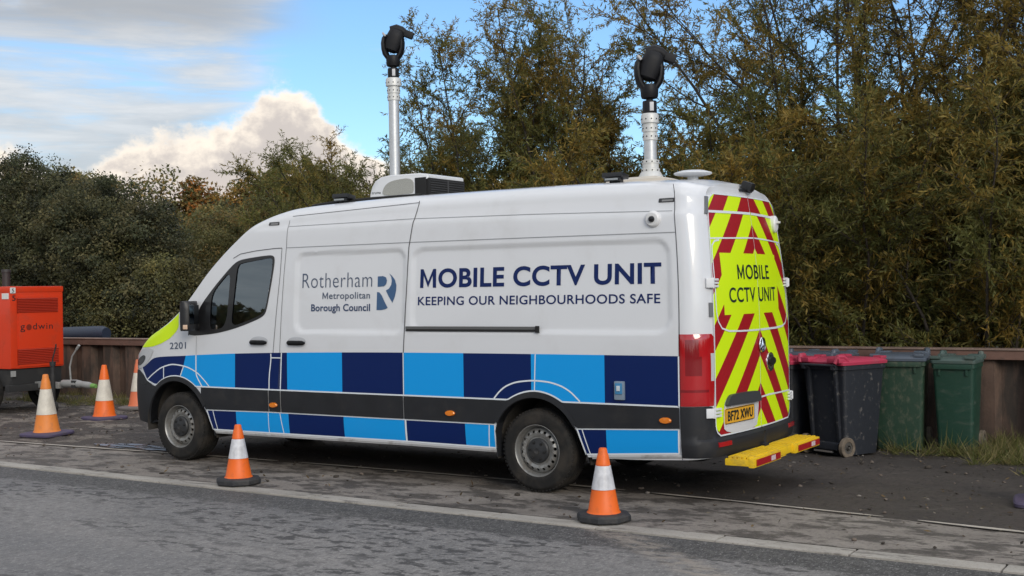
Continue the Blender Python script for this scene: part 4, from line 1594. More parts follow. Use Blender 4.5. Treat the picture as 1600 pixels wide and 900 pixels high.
def mast(x, y, z0, z1, r, fl, foot, sc):
    mb = MB()
    pts = [(r, z0), (r, z1 - .05)]
    mb.lathe(pts, 28, Matrix.Translation((x, y, 0)))
    m_ = mb.build('camera_mast', ALU, VAN, VL)
    mb = MB()
    T = Matrix.Translation((x, y, 0))
    c = [(r + .002, z1 - .235), (r + .010, z1 - .23), (r + .010, z1 - .175), (r + .004, z1 - .172), (r + .004, z1 - .160), (r + .012, z1 - .158), (r + .012, z1 - .10), (r + .006, z1 - .098), (r + .006, z1 - .085), (r + fl, z1 - .082), (r + fl, z1 - .015), (r + fl - .008, z1), (0, z1)]
    mb.lathe(c, 28, T)
    for k in range(10):
        for zz, rr_ in ((z1 - .05, r + fl + .001), (z1 - .13, r + .013), (z1 - .20, r + .011)):
            a = 2 * math.pi * (k + .5) / 10
            mb.lathe([(.006, -.002), (.006, .003), (0, .0035)], 6, T @ Matrix.Rotation(a, 4, 'Z') @ Matrix.Translation((rr_, 0, zz)) @ Matrix.Rotation(R(90), 4, 'Y'), mi=1)
    mb.build('mast_collar', [ALUP, DARK], m_, (0, 0, 0))
    mb = MB()
    if foot:
        mb.lathe([(r + .055, z0), (r + .050, z0 + .012), (r + .034, z0 + .04), (r + .026, z0 + .05), (r + .026, z0 + .075), (r + .016, z0 + .08), (r + .016, z0 + .12), (r + .022, z0 + .122), (r + .022, z0 + .15), (r, z0 + .155)], 28, T)
        for k in range(10):
            a = 2 * math.pi * (k + .5) / 10
            for zz, rr_ in ((z0 + .06, r + .027), (z0 + .135, r + .023)):
                mb.lathe([(.006, -.002), (.006, .003), (0, .0035)], 6, T @ Matrix.Rotation(a, 4, 'Z') @ Matrix.Translation((rr_, 0, zz)) @ Matrix.Rotation(R(90), 4, 'Y'), mi=1)
    if foot:
        mb.build('mast_foot', [ALUP, DARK], m_, (0, 0, 0))
    ptz_head(m_, (x, y, z1), sc)
    return m_


mast(1.835, 1.35, 2.62, 3.93, .055, .026, False, .955)
mast(5.00, .90, 2.66, 3.215, .055, .022, True, 1.02)
mb = MB()
mb.loft([[(x, y, z) for x, y in ((4.72, .60), (5.24, .60), (5.24, 1.25), (4.72, 1.25))] for z in (2.54, 2.625)] + [[(x, y, 2.66) for x, y in ((4.88, .75), (5.12, .75), (5.12, 1.08), (4.88, 1.08))]])
mb.build('mast_plinth', CREAM, VAN, VL, ang=20)
# satellite dish dome
mb = MB()
mb.lathe([(.065, 2.54), (.055, 2.57), (.045, 2.60), (.045, 2.62), (.09, 2.628), (.150, 2.640), (.160, 2.648), (.155, 2.656), (.10, 2.672), (.05, 2.677), (0, 2.678)], 36, Matrix.Translation((5.485, .70, 0)))
mb.build('antenna_dome', mat('antenna_white', (.68, .69, .70), .4), VAN, VL)
# floodlights on the roof edge
FLB = mat('floodlight_black', (.016, .017, .019), .35)
for x, y, z in ((2.00, .34, 2.60), (4.915, .40, 2.615)):
    mb = MB()
    mb.box((x, y, z + .028), (.19, .13, .040), Matrix.Rotation(R(-8), 3, 'X'), bev=.010)
    mb.box((x, y - .055, z - .004), (.15, .03, .030), bev=.006)
    mb.box((x, y + .02, z - .02), (.10, .06, .06))
    f_ = mb.build('floodlight', FLB, VAN, VL)
    MB().box((x, y - .073, z - .002), (.12, .005, .016)).build('lamp_lens', mat('floodlight_lens', (.25, .27, .28), .15, coat=1), f_, (0, 0, 0))
# cable along the roof edge, small roof mounts
mb = MB()
mb.tube([(1.55, .40, 2.565), (1.75, .36, 2.575), (2.0, .36, 2.585), (2.3, .42, 2.60), (2.8, .50, 2.61)], .016, 8)
mb.build('roof_cable', DARK, VAN, VL)
for x in (3.05, 4.45):
    MB().box((x, .33, 2.567), (.13, .10, .035), bev=.012).build('roof_mount', WHITE, VAN, VL)

# ---------------------------------------------------------------- ground materials
def ground_mat(name, build):
    m = bpy.data.materials.new(name)
    m.use_nodes = True
    n = NT(m.node_tree)
    b = n.n['Principled BSDF']
    t = n.node('ShaderNodeTexCoord').outputs['Object']
    build(n, b, t)
    return m


def bumped(n, b, h, strength, dist=.01):
    bp = n.node('ShaderNodeBump')
    bp.inputs['Strength'].default_value = strength
    bp.inputs['Distance'].default_value = dist
    n.put(bp.inputs['Height'], h)
    n.l.new(bp.outputs[0], b.inputs['Normal'])


def _road(n, b, t):
    sp = n.node('ShaderNodeSeparateXYZ')
    n.l.new(t, sp.inputs[0])
    big = n.noise(n.mapping(t, (.35, .9, 1)), 1.0, 5, .55, .4)
    grain = n.noise(n.mapping(t, (1, .55, 1)), 34, 5, .85)
    grit = n.noise(n.mapping(t, (1, .5, 1)), 70, 2, .7)
    mid = n.noise(n.mapping(t, (3, 9, 1)), 1.0, 6, .65, .5)
    c = n.ramp(big, [(.30, (.128, .125, .124)), (.70, (.220, .208, .197))])
    c = n.mix(n.math('MULTIPLY', n.sstep(grain, .50, .62), .55), c, (.055, .053, .052))
    c = n.mix(n.math('MULTIPLY', n.sstep(grain, .46, .36), .42), c, (.38, .36, .335))
    c = n.mix(n.math('MULTIPLY', n.sstep(grit, .60, .72), .5), c, (.46, .45, .43))
    # dark flecks where the dressing has worn off, in a broken trail along the road
    fl = n.noise(n.mapping(t, (5.5, 11.0, 1), (0, 0, R(5))), 1.0, 6, .66, .2)
    tv0 = n.mapping(t, (.28, .75, 1), (0, 0, R(3)), (4, 2, 0))
    fm = n.noise(tv0, 1.0, 4, .55)
    c = n.mix(n.math('MULTIPLY', n.math('MULTIPLY', n.sstep(fl, .51, .57), n.sstep(fm, .40, .56)), .88), c, (.036, .034, .034))
    # freshly sealed darker strip next to the kerb
    e = n.math('ADD', sp.outputs[1], n.math('MULTIPLY', n.math('SUBTRACT', mid, .5), .34))
    st = n.sstep(e, -1.58, -1.42)
    st = n.math('MULTIPLY', st, n.lin(big, .2, .8, .75, 1.0))
    c2 = n.mix(n.sstep(grain, .56, .40), (.030, .029, .029), (.085, .082, .078))
    c2 = n.mix(n.math('MULTIPLY', n.sstep(grit, .58, .68), .7), c2, (.30, .295, .285))
    c = n.mix(n.math('MULTIPLY', st, .93), c, c2)
    # brown tyre smear crossing the strip
    tv = n.mapping(t, (1, 1, 1), (0, 0, R(38)), (0, 0, 0))
    s2 = n.node('ShaderNodeSeparateXYZ')
    n.l.new(tv, s2.inputs[0])
    tr = n.math('SUBTRACT', 1.0, n.sstep(n.math('ABSOLUTE', n.math('SUBTRACT', s2.outputs[1], 2.62)), .05, .20))
    tr = n.math('MULTIPLY', tr, n.sstep(n.noise(n.mapping(t, (6, 14, 1), (0, 0, R(38))), 1.0, 6, .7, .5), .40, .60))
    c = n.mix(n.math('MULTIPLY', tr, .6), c, (.33, .285, .235))
    n.put(b.inputs['Base Color'], c)
    n.l.new(n.lin(big, .2, .8, .68, .88), b.inputs['Roughness'])
    bumped(n, b, n.math('ADD', n.math('MULTIPLY', grain, .8), n.math('MULTIPLY', grit, .5)), .6, .010)


def _verge(n, b, t):
    big = n.noise(n.mapping(t, (.8, 1.6, 1)), 1.0, 6, .6, .5)
    patch = n.noise(n.mapping(t, (2.2, 4.2, 1), (0, 0, R(-2))), 1.0, 9, .70, .15)
    grain = n.noise(t, 24, 7, .80)
    c = n.ramp(big, [(.28, (.150, .130, .112)), (.62, (.270, .240, .210))])
    c = n.mix(n.math('MULTIPLY', n.sstep(patch, .47, .56), .88), c, (.058, .049, .042))
    c = n.mix(n.math('MULTIPLY', n.sstep(grain, .51, .64), .6), c, (.060, .053, .046))
    c = n.mix(n.math('MULTIPLY', n.sstep(grain, .45, .33), .4), c, (.36, .325, .285))
    n.put(b.inputs['Base Color'], c)
    n.l.new(n.lin(patch, .3, .7, .90, .66), b.inputs['Roughness'])
    bumped(n, b, n.math('ADD', n.math('MULTIPLY', grain, .8), n.math('MULTIPLY', patch, 1.2)), .9, .016)


def _mud(n, b, t):
    big = n.noise(n.mapping(t, (.5, 1.0, 1)), 1.0, 6, .6, .6)
    patch = n.noise(n.mapping(t, (1.7, 3.0, 1), (0, 0, R(-4))), 1.0, 9, .70, .15)
    grain = n.noise(t, 20, 8, .82)
    sp = n.node('ShaderNodeSeparateXYZ')
    n.l.new(t, sp.inputs[0])
    c = n.ramp(big, [(.30, (.044, .036, .031)), (.70, (.098, .081, .069))])
    # trodden pale dust towards the pump trailer
    dust = n.math('MULTIPLY', n.sstep(sp.outputs[0], .0, -3.5), n.sstep(patch, .50, .58))
    c = n.mix(n.math('MULTIPLY', dust, .8), c, (.27, .235, .195))
    c = n.mix(n.math('MULTIPLY', n.sstep(patch, .60, .70), .5), c, (.170, .145, .122))
    c = n.mix(n.math('MULTIPLY', n.sstep(grain, .50, .62), .75), c, (.022, .018, .016))
    c = n.mix(n.math('MULTIPLY', n.sstep(grain, .42, .30), .35), c, (.17, .148, .128))
    n.put(b.inputs['Base Color'], c)
    n.l.new(n.lin(big, .3, .7, .62, .92), b.inputs['Roughness'])
    bumped(n, b, n.math('ADD', n.math('MULTIPLY', grain, 1.0), n.math('MULTIPLY', patch, .9)), 1.0, .035)


def _kerb(n, b, t):
    f = n.noise(n.mapping(t, (1.2, 3, 1)), 1.5, 6, .6)
    g = n.noise(t, 60, 5, .7)
    c = n.ramp(f, [(.3, (0.263, 0.244, 0.213)), (.7, (0.425, 0.394, 0.350))])
    c = n.mix(n.math('MULTIPLY', n.sstep(g, .5, .7), .55), c, (0.150, 0.131, 0.112))
    s = n.noise(n.mapping(t, (2.4, 7, 1)), 1.0, 7, .7, .2)
    c = n.mix(n.math('MULTIPLY', n.sstep(s, .55, .64), .65), c, (0.094, 0.083, 0.073))
    n.put(b.inputs['Base Color'], c)
    b.inputs['Roughness'].default_value = .85
    bumped(n, b, g, .5, .006)


def _soil(n, b, t):
    f = n.noise(t, .6, 8, .65)
    n.put(b.inputs['Base Color'], n.ramp(f, [(.3, (.030, .026, .018)), (.7, (.060, .058, .030))]))
    b.inputs['Roughness'].default_value = .95


ROAD = ground_mat('asphalt', _road)
VERGE = ground_mat('worn_verge', _verge)
MUD = ground_mat('mud', _mud)
KERB = ground_mat('kerb_concrete', _kerb)
SOIL = ground_mat('soil', _soil)


def plane_obj(name, x0, x1, y0, y1, z, m, nx=1, ny=1):
    mb = MB()
    vs = [(x0 + (x1 - x0) * i / nx, y0 + (y1 - y0) * j / ny, z) for i in range(nx + 1) for j in range(ny + 1)]
    fs = [(i * (ny + 1) + j, (i + 1) * (ny + 1) + j, (i + 1) * (ny + 1) + j + 1, i * (ny + 1) + j + 1) for i in range(nx) for j in range(ny)]
    mb.add(vs, fs)
    return tag(mb.build(name, m, smooth=False), kind='structure')


from mathutils import noise as mnoise
plane_obj('ground', -1500, 1500, -1500, 1500, -.055, SOIL)
plane_obj('road', -300, 300, -9.0, -1.045, -.012, ROAD)
plane_obj('far_pavement', -300, 300, -60, -9.0, -.020, VERGE)

EDGE = [(-30, .05), (-3.4, .19), (-1.5, .30), (0, .40), (1.5, .46), (3.07, .49), (4.6, .47), (6.0, .38), (7.2, .27), (8.2, .15), (30, -.4)]
edge_y = lambda x: float(np.interp(x, [p[0] for p in EDGE], [p[1] for p in EDGE]))
mb = MB()
xs = [float(v) for v in np.concatenate([np.linspace(-60, -12, 13), np.arange(-11.8, 14, .2), np.linspace(14.2, 60, 12)])]
vs, fs = [], []
for x in xs:
    for t in (0, .5, 1):
        vs.append((x, -.836 + (edge_y(x) + .01 + .836) * t, -.004))
for i in range(len(xs) - 1):
    for k in range(2):
        fs.append((i * 3 + k, (i + 1) * 3 + k, (i + 1) * 3 + k + 1, i * 3 + k + 1))
mb.add(vs, fs)
tag(mb.build('verge', VERGE), kind='structure')
# flush kerb of long concrete blocks
random.seed(3)
mb = MB()
x = -40.0
while x < 40:
    ln = random.choice((.90, .91, .915))
    mb.box((x + ln / 2, -.925 + random.uniform(-.006, .006), -.055 + random.uniform(-.002, .002)), (ln - .014, .190, .10), bev=.006)
    x += ln
mb.box((0, -.93, -.07), (300, .24, .08))
tag(mb.build('kerb', KERB), kind='structure')
# thin edging line, broken where mud covers it
mb = MB()
vs, fs = [], []
x = -14.0
while x < 10:
    k = len(vs)
    run = random.uniform(.8, 2.6)
    n = int(run / .12)
    wv = random.uniform(.055, .072)
    for i in range(n + 1):
        xx = x + run * i / n
        wd = wv * (.55 + .6 * abs(mnoise.noise((xx * 3, 1.3, 0)))) * (.3 if i in (0, n) else 1)
        yy = edge_y(xx) + .008 * mnoise.noise((xx * 2, 0, 0))
        vs += [(xx, yy - wd / 2, .009), (xx, yy + wd / 2, .009)]
    for i in range(n):
        fs.append((k + 2 * i, k + 2 * i + 2, k + 2 * i + 3, k + 2 * i + 1))
    x += run + random.choice((.0, .03, .12, .25) if x < 5.5 else (.1, .25, .5))
mb.add(vs, fs)
tag(mb.build('edging_strip', mat('edging_concrete', (.42, .38, .325), .9, dirt=(.13, .11, .09), dirt_amt=.5, dscale=4, dstretch=(1, 3, 1), bump=.4, bscale=80), fixn=False), kind='structure')
# muddy strip with ruts
mb = MB()
xs = [float(v) for v in np.concatenate([np.linspace(-60, -11, 25), np.arange(-10.9, 11, .075), np.linspace(11.2, 60, 25)])]
NYM = 62
vs, fs = [], []
for x in xs:
    y0 = edge_y(x)
    for j in range(NYM + 1):
        t = j / NYM
        y = y0 + (4.62 - y0) * t
        h = .020 * mnoise.noise((x * .9, y * 3.0, 0)) + .020 * mnoise.noise((x * 3.1, y * 6, 3)) + .016 * mnoise.noise((x * 8, y * 11, 5))
        fade = min(1, t * 5)
        wall = .05 * max(0, (t - .80) / .2) ** 2
        z = -.004 + (h + .004) * fade + wall
        if .0 < y < 2.1 and -.6 < x < 5.0:
            z = min(z, .004)
        if -2.4 < x < -.2 and .15 < y < 1.15:
            z = min(z, .002)
        vs.append((x, y, z))
for i in range(len(xs) - 1):
    for j in range(NYM):
        fs.append((i * (NYM + 1) + j, (i + 1) * (NYM + 1) + j, (i + 1) * (NYM + 1) + j + 1, i * (NYM + 1) + j + 1))
mb.add(vs, fs)
tag(mb.build('mud', MUD, ang=80), kind='structure')
# puddle by the front wheel
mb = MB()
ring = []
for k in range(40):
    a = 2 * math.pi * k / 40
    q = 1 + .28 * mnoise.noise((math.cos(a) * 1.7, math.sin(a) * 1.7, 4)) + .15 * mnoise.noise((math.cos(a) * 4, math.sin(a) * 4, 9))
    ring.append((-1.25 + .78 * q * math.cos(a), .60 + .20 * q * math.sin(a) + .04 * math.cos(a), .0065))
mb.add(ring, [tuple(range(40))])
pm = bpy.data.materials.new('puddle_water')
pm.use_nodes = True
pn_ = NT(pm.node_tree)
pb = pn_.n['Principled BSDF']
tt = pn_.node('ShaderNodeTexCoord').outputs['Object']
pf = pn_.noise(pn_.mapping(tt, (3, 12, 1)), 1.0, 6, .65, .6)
pn_.put(pb.inputs['Base Color'], pn_.ramp(pf, [(.40, (.060, .052, .046)), (.52, (.15, .19, .25))]))  # pale blue in the base colour stands in for reflected sky
pn_.l.new(pn_.lin(pf, .42, .60, .06, .5), pb.inputs['Roughness'])
bumped(pn_, pb, pf, .25, .006)
pt_ = pn_.node('ShaderNodeBsdfTransparent')
px_ = pn_.node('ShaderNodeMixShader')
pn_.l.new(pn_.sstep(pf, .44, .50), px_.inputs[0])
pn_.l.new(pt_.outputs[0], px_.inputs[1])
pn_.l.new(pb.outputs[0], px_.inputs[2])
pn_.l.new(px_.outputs[0], pn_.n['Material Output'].inputs[0])
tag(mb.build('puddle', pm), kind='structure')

# ---------------------------------------------------------------- steel sheet retaining wall with a capping channel
WX0, WX1, WYF = -30.0, 22.0, 4.60
wall = empty('retaining_wall', (0, 4.7, 0))
tag(wall, 'long low wall of rusty brown steel sheet piles under a capping channel', 'wall')
WL = (0, -4.7, 0)
RUST = mat('rusty_sheet', (.098, .061, .044), .80, var=.45, vscale=1.6, bump=.35, bscale=30, dirt=(.030, .026, .022), dirt_amt=.85, dscale=2.2, dstretch=(3.0, 1, .7), dlo=.40, dhi=.65)
RUSTC = mat('rusty_channel', (.150, .082, .062), .75, var=.25, vscale=2.5, bump=.2, bscale=50, dirt=(.05, .04, .035), dirt_amt=.5, dscale=5)
mb = MB()
x = WX0
prof = []
while x < WX1:
    prof += [(x, 4.60), (x + .235, 4.60), (x + .285, 4.70), (x + .50, 4.70)]
    x += .55
vs, fs = [], []
for px_, py_ in prof:
    for z in (-.1, .3, .6, .95):
        vs.append((px_, py_, z))
for i in range(len(prof) - 1):
    for k in range(3):
        fs.append((i * 4 + k, (i + 1) * 4 + k, (i + 1) * 4 + k + 1, i * 4 + k + 1))
mb.add(vs, fs)
mb.build('sheet_piles', RUST, wall, WL, ang=20)
mb = MB()
mb.box(((WX0 + WX1) / 2, 4.645, .955), (WX1 - WX0, .19, .10), bev=.008)
mb.box(((WX0 + WX1) / 2, 4.645, 1.010), (WX1 - WX0, .22, .016), mi=1, bev=.003)
mb.build('capping_channel', [RUSTC, mat('worn_steel_edge', (.27, .19, .155), .55, metal=.3, var=.3, vscale=3)], wall, WL)


# ---------------------------------------------------------------- traffic cones
def cone(x, y, h, base_r, top_r, bw, bh, label, octo, bands, cols, rz=0.0, group='traffic cones around the van', tilt=0):
    root = empty('traffic_cone', (x, y, 0), rz)
    root.rotation_euler = (R(tilt), 0, rz)
    tag(root, label, 'traffic cone', group)
    orange, white, rub = cols
    mb = MB()
    if octo:
        ring = lambda w_, z: [(w_ * sx_, w_ * sy_, z) for sx_, sy_ in ((1, .45), (.45, 1), (-.45, 1), (-1, .45), (-1, -.45), (-.45, -1), (.45, -1), (1, -.45))]
    else:
        ring = lambda w_, z: [(w_ * math.copysign(abs(math.cos(a)) ** .35, math.cos(a)), w_ * math.copysign(abs(math.sin(a)) ** .35, math.sin(a)), z) for a in np.linspace(0, 2 * math.pi, 28, endpoint=False)]
    mb.loft([ring(bw * .97, .003), ring(bw, .012), ring(bw, bh * .75), ring(bw * .95, bh), ring(base_r * 1.15, bh + .006), ring(base_r * .9, bh + .007)])
    mb.build('base', rub, root, ang=30)
    rr_ = lambda t: base_r + (top_r - base_r) * t
    z_ = lambda t: bh + .002 + (h - bh) * t
    mb = MB()
    b0, b1 = bands
    prof = [(rr_(0) + .012, z_(0)), (rr_(0) + .004, z_(.02)), (rr_(.03), z_(.035)), (rr_(b0), z_(b0)), (rr_(b0) - .004, z_(b0) + .003), (rr_(b1) - .004, z_(b1) - .003), (rr_(b1), z_(b1)), (rr_(.90), z_(.90)), (rr_(.92) - .004, z_(.92)), (rr_(.98) - .004, z_(.985)), (rr_(1) - .008, z_(1)), (rr_(1) - .016, z_(1)), (rr_(1) - .018, z_(.95)), (0, z_(.94))]
    mb.lathe(prof, 32)
    mb.build('cone_body', orange, root)
    mb = MB()
    mb.lathe([(rr_(b0) - .006, z_(b0) + .004), (rr_(b0) + .0015, z_(b0) + .005), (rr_(b1) + .0015, z_(b1) - .005), (rr_(b1) - .006, z_(b1) - .004)], 32)
    mb.build('reflective_sleeve', white, root)
    return root


OR1 = mat('cone_orange', (.80, .135, .008), .5, dirt=(.28, .10, .05), dirt_amt=.45, dscale=7)
OR2 = mat('cone_faded_orange', (.72, .22, .035), .55, dirt=(.38, .16, .08), dirt_amt=.6, dscale=6)
OR3 = mat('cone_pale_orange', (.66, .17, .075), .6, dirt=(.42, .20, .12), dirt_amt=.6, dscale=5)
SLV = mat('sleeve_silver', (.58, .58, .60), .42, var=.22, vscale=14, dirt=(.30, .29, .28), dirt_amt=.45, dscale=10, dstretch=(1, 1, .25))
SLV2 = mat('sleeve_cream', (.62, .575, .49), .5, var=.15, vscale=10, dirt=(.30, .25, .20), dirt_amt=.5, dscale=7)
RB1 = mat('cone_base_black', (.024, .025, .028), .75, dirt=(.09, .08, .07), dirt_amt=.4, dscale=9, bump=.2, bscale=60)
RB2 = mat('cone_base_purple', (.070, .055, .105), .75, dirt=(.08, .07, .07), dirt_amt=.55, dscale=7)
RB3 = mat('cone_base_grey', (.16, .14, .13), .85)
GA = 'small orange cones on the kerb'
GB = 'tall cones beyond the van nose'
cone(1.665, -.775, .530, .118, .032, .185, .055, 'small orange cone on the kerb beside the cab door, bright silver sleeve', True, (.36, .74), (OR1, SLV, RB1), R(6), GA)
cone(5.385, -.765, .530, .118, .032, .185, .055, 'small orange cone on the kerb just behind the rear wheel', True, (.36, .74), (OR1, SLV, RB1), R(-8), GA)
cone(-3.29, .86, .755, .155, .036, .255, .045, 'tall faded amber cone with purple base in front of the pump trailer', False, (.30, .75), (OR2, SLV2, RB2), R(12), GB, 1.0)
cone(-4.20, 2.45, .755, .150, .036, .25, .045, 'tall orange cone with purple base between the drawbar and the van', False, (.30, .72), (OR1, SLV2, RB2), R(-5), GB, -.5)
cone(-5.00, 3.72, .745, .150, .036, .25, .045, 'tall pale worn cone by the wall, half hidden behind the van nose', False, (.31, .72), (OR3, SLV2, RB3), R(20), GB, 0)
cone(8.09, 1.32, .755, .150, .036, .25, .045, 'purple based cone cut off by the right picture edge on the mud', False, (.30, .72), (OR2, SLV2, RB2), R(10), GB, 0)


# ---------------------------------------------------------------- wheeled bins
def wheelie_bin(label, x, y, rz, w_, d_, h_, body_m, lid_m, group, wheel_m, slot=True, side_lid=False):
    """front faces local -y, wheels and handle at local +y"""
    root = empty('wheelie_bin', (x, y, .005), rz)
    tag(root, label, 'wheelie bin', group)

    def ring(hw, yf, yb, z, r=.035, n=4):
        return [(px, py, z) for px, py in rrect_pts(-hw, hw, yf, yb, r, n)]
    hw = w_ / 2
    hf = d_ / 2
    mb = MB()
    zt = h_ - .075
    rings = [ring(hw * .80, -hf * .70, hf * .72, .012), ring(hw * .81, -hf * .73, hf * .74, .06), ring(hw * .84, -hf * .80, hf * .78, .28), ring(hw * .93, -hf * .93, hf * .88, zt * .86), ring(hw * .95, -hf * .95, hf * .90, zt - .05), ring(hw * 1.0, -hf * 1.0, hf * .94, zt - .045), ring(hw * 1.0, -hf * 1.0, hf * .94, zt), ring(hw * .93, -hf * .93, hf * .88, zt)]
    mb.loft(rings)
    # rim lip below the lid, comb at the front and handle at the back
    mb.box((0, -hf - .006, zt - .030), (w_ * .86, .020, .050), bev=.006)
    for sx_ in (-1, 1):
        mb.box((sx_ * hw * .62, -hf * .965, zt - .085), (.024, .020, .07), bev=.004)
        mb.box((sx_ * hw * .60, hf * .86, .50), (.030, .045, .75), Matrix.Rotation(R(-4), 3, 'X'), bev=.008)
        mb.box((sx_ * hw * .66, hf * .98, zt - .02), (.04, .12, .045), bev=.008)
    mb.tube([(-hw * .80, hf * 1.12, zt), (hw * .80, hf * 1.12, zt)], .015, 10)
    mb.box((0, hf * .84, .105), (w_ * .70, .10, .07), bev=.012)
    mb.build('body', body_m, root, ang=30)
    if slot:
        MB().box((0, hf * .80 + .012, .075), (w_ * .40, .03, .10), bev=.006).build('foot_recess', DARK, root)
        MB().box((0, hf * .92, .050), (w_ * .42, .03, .018), bev=.004).build('foot_bar', mat('bar_worn', (.22, .20, .18), .6), root)
    # lid: shallow crowned tray with two grips at the front and hinge knuckles at the back
    mb = MB()
    lr = [ring(hw * 1.03, -hf * 1.05, hf * 1.02, zt + .002), ring(hw * 1.04, -hf * 1.06, hf * 1.03, zt + .028), ring(hw * 1.00, -hf * 1.02, hf * 1.0, zt + .040), ring(hw * .90, -hf * .88, hf * .90, zt + .058, .06), ring(hw * .60, -hf * .55, hf * .60, zt + .066, .06)]
    mb.loft(lr)
    for sx_ in (-1, 1):
        pts = [(sx_ * hw * .95, hf * .72, zt + .035), (sx_ * hw * .90, hf * .90, zt + .085), (sx_ * hw * .86, hf * 1.06, zt + .085), (sx_ * hw * .80, hf * 1.16, zt + .020)]
        mb.tube(pts, [.020, .030, .030, .018], 8)
        mb.box((sx_ * hw * .78, -hf * .90, zt + .060), (.10, .09, .030), bev=.010)
        mb.box((sx_ * hw * .70, hf * .92, zt + .050), (.16, .15, .05), bev=.016)
    mb.build('lid', lid_m, root, ang=35)
    for sx_ in (-1, 1):
        mb = MB()
        M_ = Matrix.Translation((sx_ * (hw * .92), hf * .80, .10)) @ Matrix.Rotation(R(90), 4, 'Y')
        mb.lathe([(.060, -.022), (.094, -.024), (.100, -.018), (.100, .018), (.094, .024), (.060, .022)], 28, M_, close=True)
        mb.lathe([(.062, -.014), (.030, -.010), (.026, -.026), (.026, .026), (.030, .010), (.062, .014)], 24, M_, mi=1, close=True)
        mb.lathe([(.012, -.03), (.012, .03)], 10, M_, mi=1)
        mb.build('wheel', [wheel_m, mat('bin_wheel_hub', (.075, .068, .06), .7)], root)
    return root


BN = dict(rough=.55, bump=.12, bscale=20)
BIN_NAVY = mat('bin_dark_blue', (.017, .0195, .026), dirt=(.15, .14, .125), dirt_amt=.6, dscale=15, dlo=.56, dhi=.70, **BN)
BIN_NAVY2 = mat('bin_black_blue', (.014, .016, .021), dirt=(.07, .065, .055), dirt_amt=.55, dscale=5, **BN)
BIN_GREEN_D = mat('bin_dirty_green', (.016, .045, .026), dirt=(.13, .125, .085), dirt_amt=.6, dscale=13, dstretch=(1.4, 1.4, .8), dlo=.47, dhi=.74, **BN)
BIN_GREEN = mat('bin_green', (.010, .046, .029), dirt=(.065, .085, .065), dirt_amt=.55, dscale=4.5, dstretch=(1, 1, 2.5), dlo=.50, dhi=.70, **BN)
LID_PINK = mat('lid_pink', (.44, .040, .085), .45, dirt=(.30, .06, .08), dirt_amt=.5, dscale=6)
LID_GREY = mat('lid_slate', (.085, .105, .135), .4, dirt=(.05, .05, .05), dirt_amt=.5, dscale=6)
LID_GREEN = mat('lid_grey_green', (.060, .095, .085), .5, dirt=(.12, .12, .10), dirt_amt=.5, dscale=7)
WH_TAN = mat('bin_tyre_tan', (.145, .115, .085), .8, var=.3, vscale=20)
WH_BLK = mat('bin_tyre_dark', (.035, .033, .03), .8, var=.3, vscale=20)
GBN = 'wheelie bins along the wall'
wheelie_bin('dark blue bin with pink lid nearest the van step, partly hidden by the van doors', 5.22, 3.60, R(164), .56, .64, .97, BIN_NAVY2, LID_PINK, GBN, WH_BLK)
wheelie_bin('dark blue bin with pink lid showing its back, tan wheel and handles', 5.86, 3.46, R(157), .56, .66, .98, BIN_NAVY, LID_PINK, GBN, WH_TAN)
wheelie_bin('dark bin with slate lid tucked behind the two pink lids', 5.42, 4.20, R(176), .56, .60, .99, BIN_NAVY2, LID_GREY, GBN, WH_BLK)
wheelie_bin('grimy green bin with slate blue lid and scratched front', 6.26, 4.10, R(9), .55, .64, .99, BIN_GREEN_D, LID_GREY, GBN, WH_TAN)
wheelie_bin('narrow clean green bin with grey green lid, last of the bins', 6.83, 4.10, R(1), .420, .47, .97, BIN_GREEN, LID_GREEN, GBN, WH_TAN)

# ---------------------------------------------------------------- pump trailer
PT = empty('pump_trailer', (-6.9, 2.85, 0))
tag(PT, 'bright red orange pump canopy on a black wheeled trailer with drawbar, by the wall', 'pump trailer')
PL = (6.9, -2.85, 0)
PRED = mat('pump_orange_red', (.66, .045, .010), .42, coat=.2, dirt=(.30, .05, .02), dirt_amt=.35, dscale=3)
X1, X0, Y0, Y1, ZB_, ZT_ = -6.2, -8.6, 2.385, 3.305, .655, 1.885
mb = MB()
mb.box(((X0 + X1) / 2, (Y0 + Y1) / 2, (ZB_ + ZT_ - .09) / 2), (X1 - X0, Y1 - Y0, ZT_ - .09 - ZB_), bev=.022)
mb.box(((X0 + X1) / 2, (Y0 + Y1) / 2, ZT_ - .05), (X1 - X0 + .012, Y1 - Y0 + .012, .09), bev=.022)
mb.box((X1 + .002, Y0 + .055, (ZB_ + ZT_) / 2 - .05), (.012, .11, ZT_ - ZB_ - .13), bev=.004)
mb.box((X1 + .006, (Y0 + Y1) / 2 + .055, (ZB_ + ZT_) / 2 - .06), (.014, Y1 - Y0 - .16, ZT_ - ZB_ - .17), bev=.005)
cn = mb.build('canopy', PRED, PT, PL, ang=30)
for z0, z1 in ((1.485, 1.705), (.715, .945)):
    mb = MB()
    nl = 9
    for k in range(nl):
        z = z0 + (z1 - z0) * (k + .5) / nl
        mb.box((X1 + .014, 2.85, z), (.020, .70, (z1 - z0) / nl * .55), Matrix.Rotation(R(35), 3, 'Y'))
    mb.box((X1 + .012, 2.85, (z0 + z1) / 2), (.006, .70, z1 - z0), mi=1)
    mb.build('louvre_panel', [mat('louvre_red', (.42, .028, .008), .5), mat('louvre_shadow', (.22, .015, .006), .6)], cn, (0, 0, 0))
gput = lambda u, z: (X1 + .015, u, z)
lettering('maker_lettering', 'g', 2.545, 2.625, 1.232, 1.335, BLACKT, cn, (0, 0, 0), gput, .002)
lettering('maker_lettering', 'dwin', 2.760, 3.105, 1.232, 1.325, BLACKT, cn, (0, 0, 0), gput, .002, 1.15)
mb = MB()
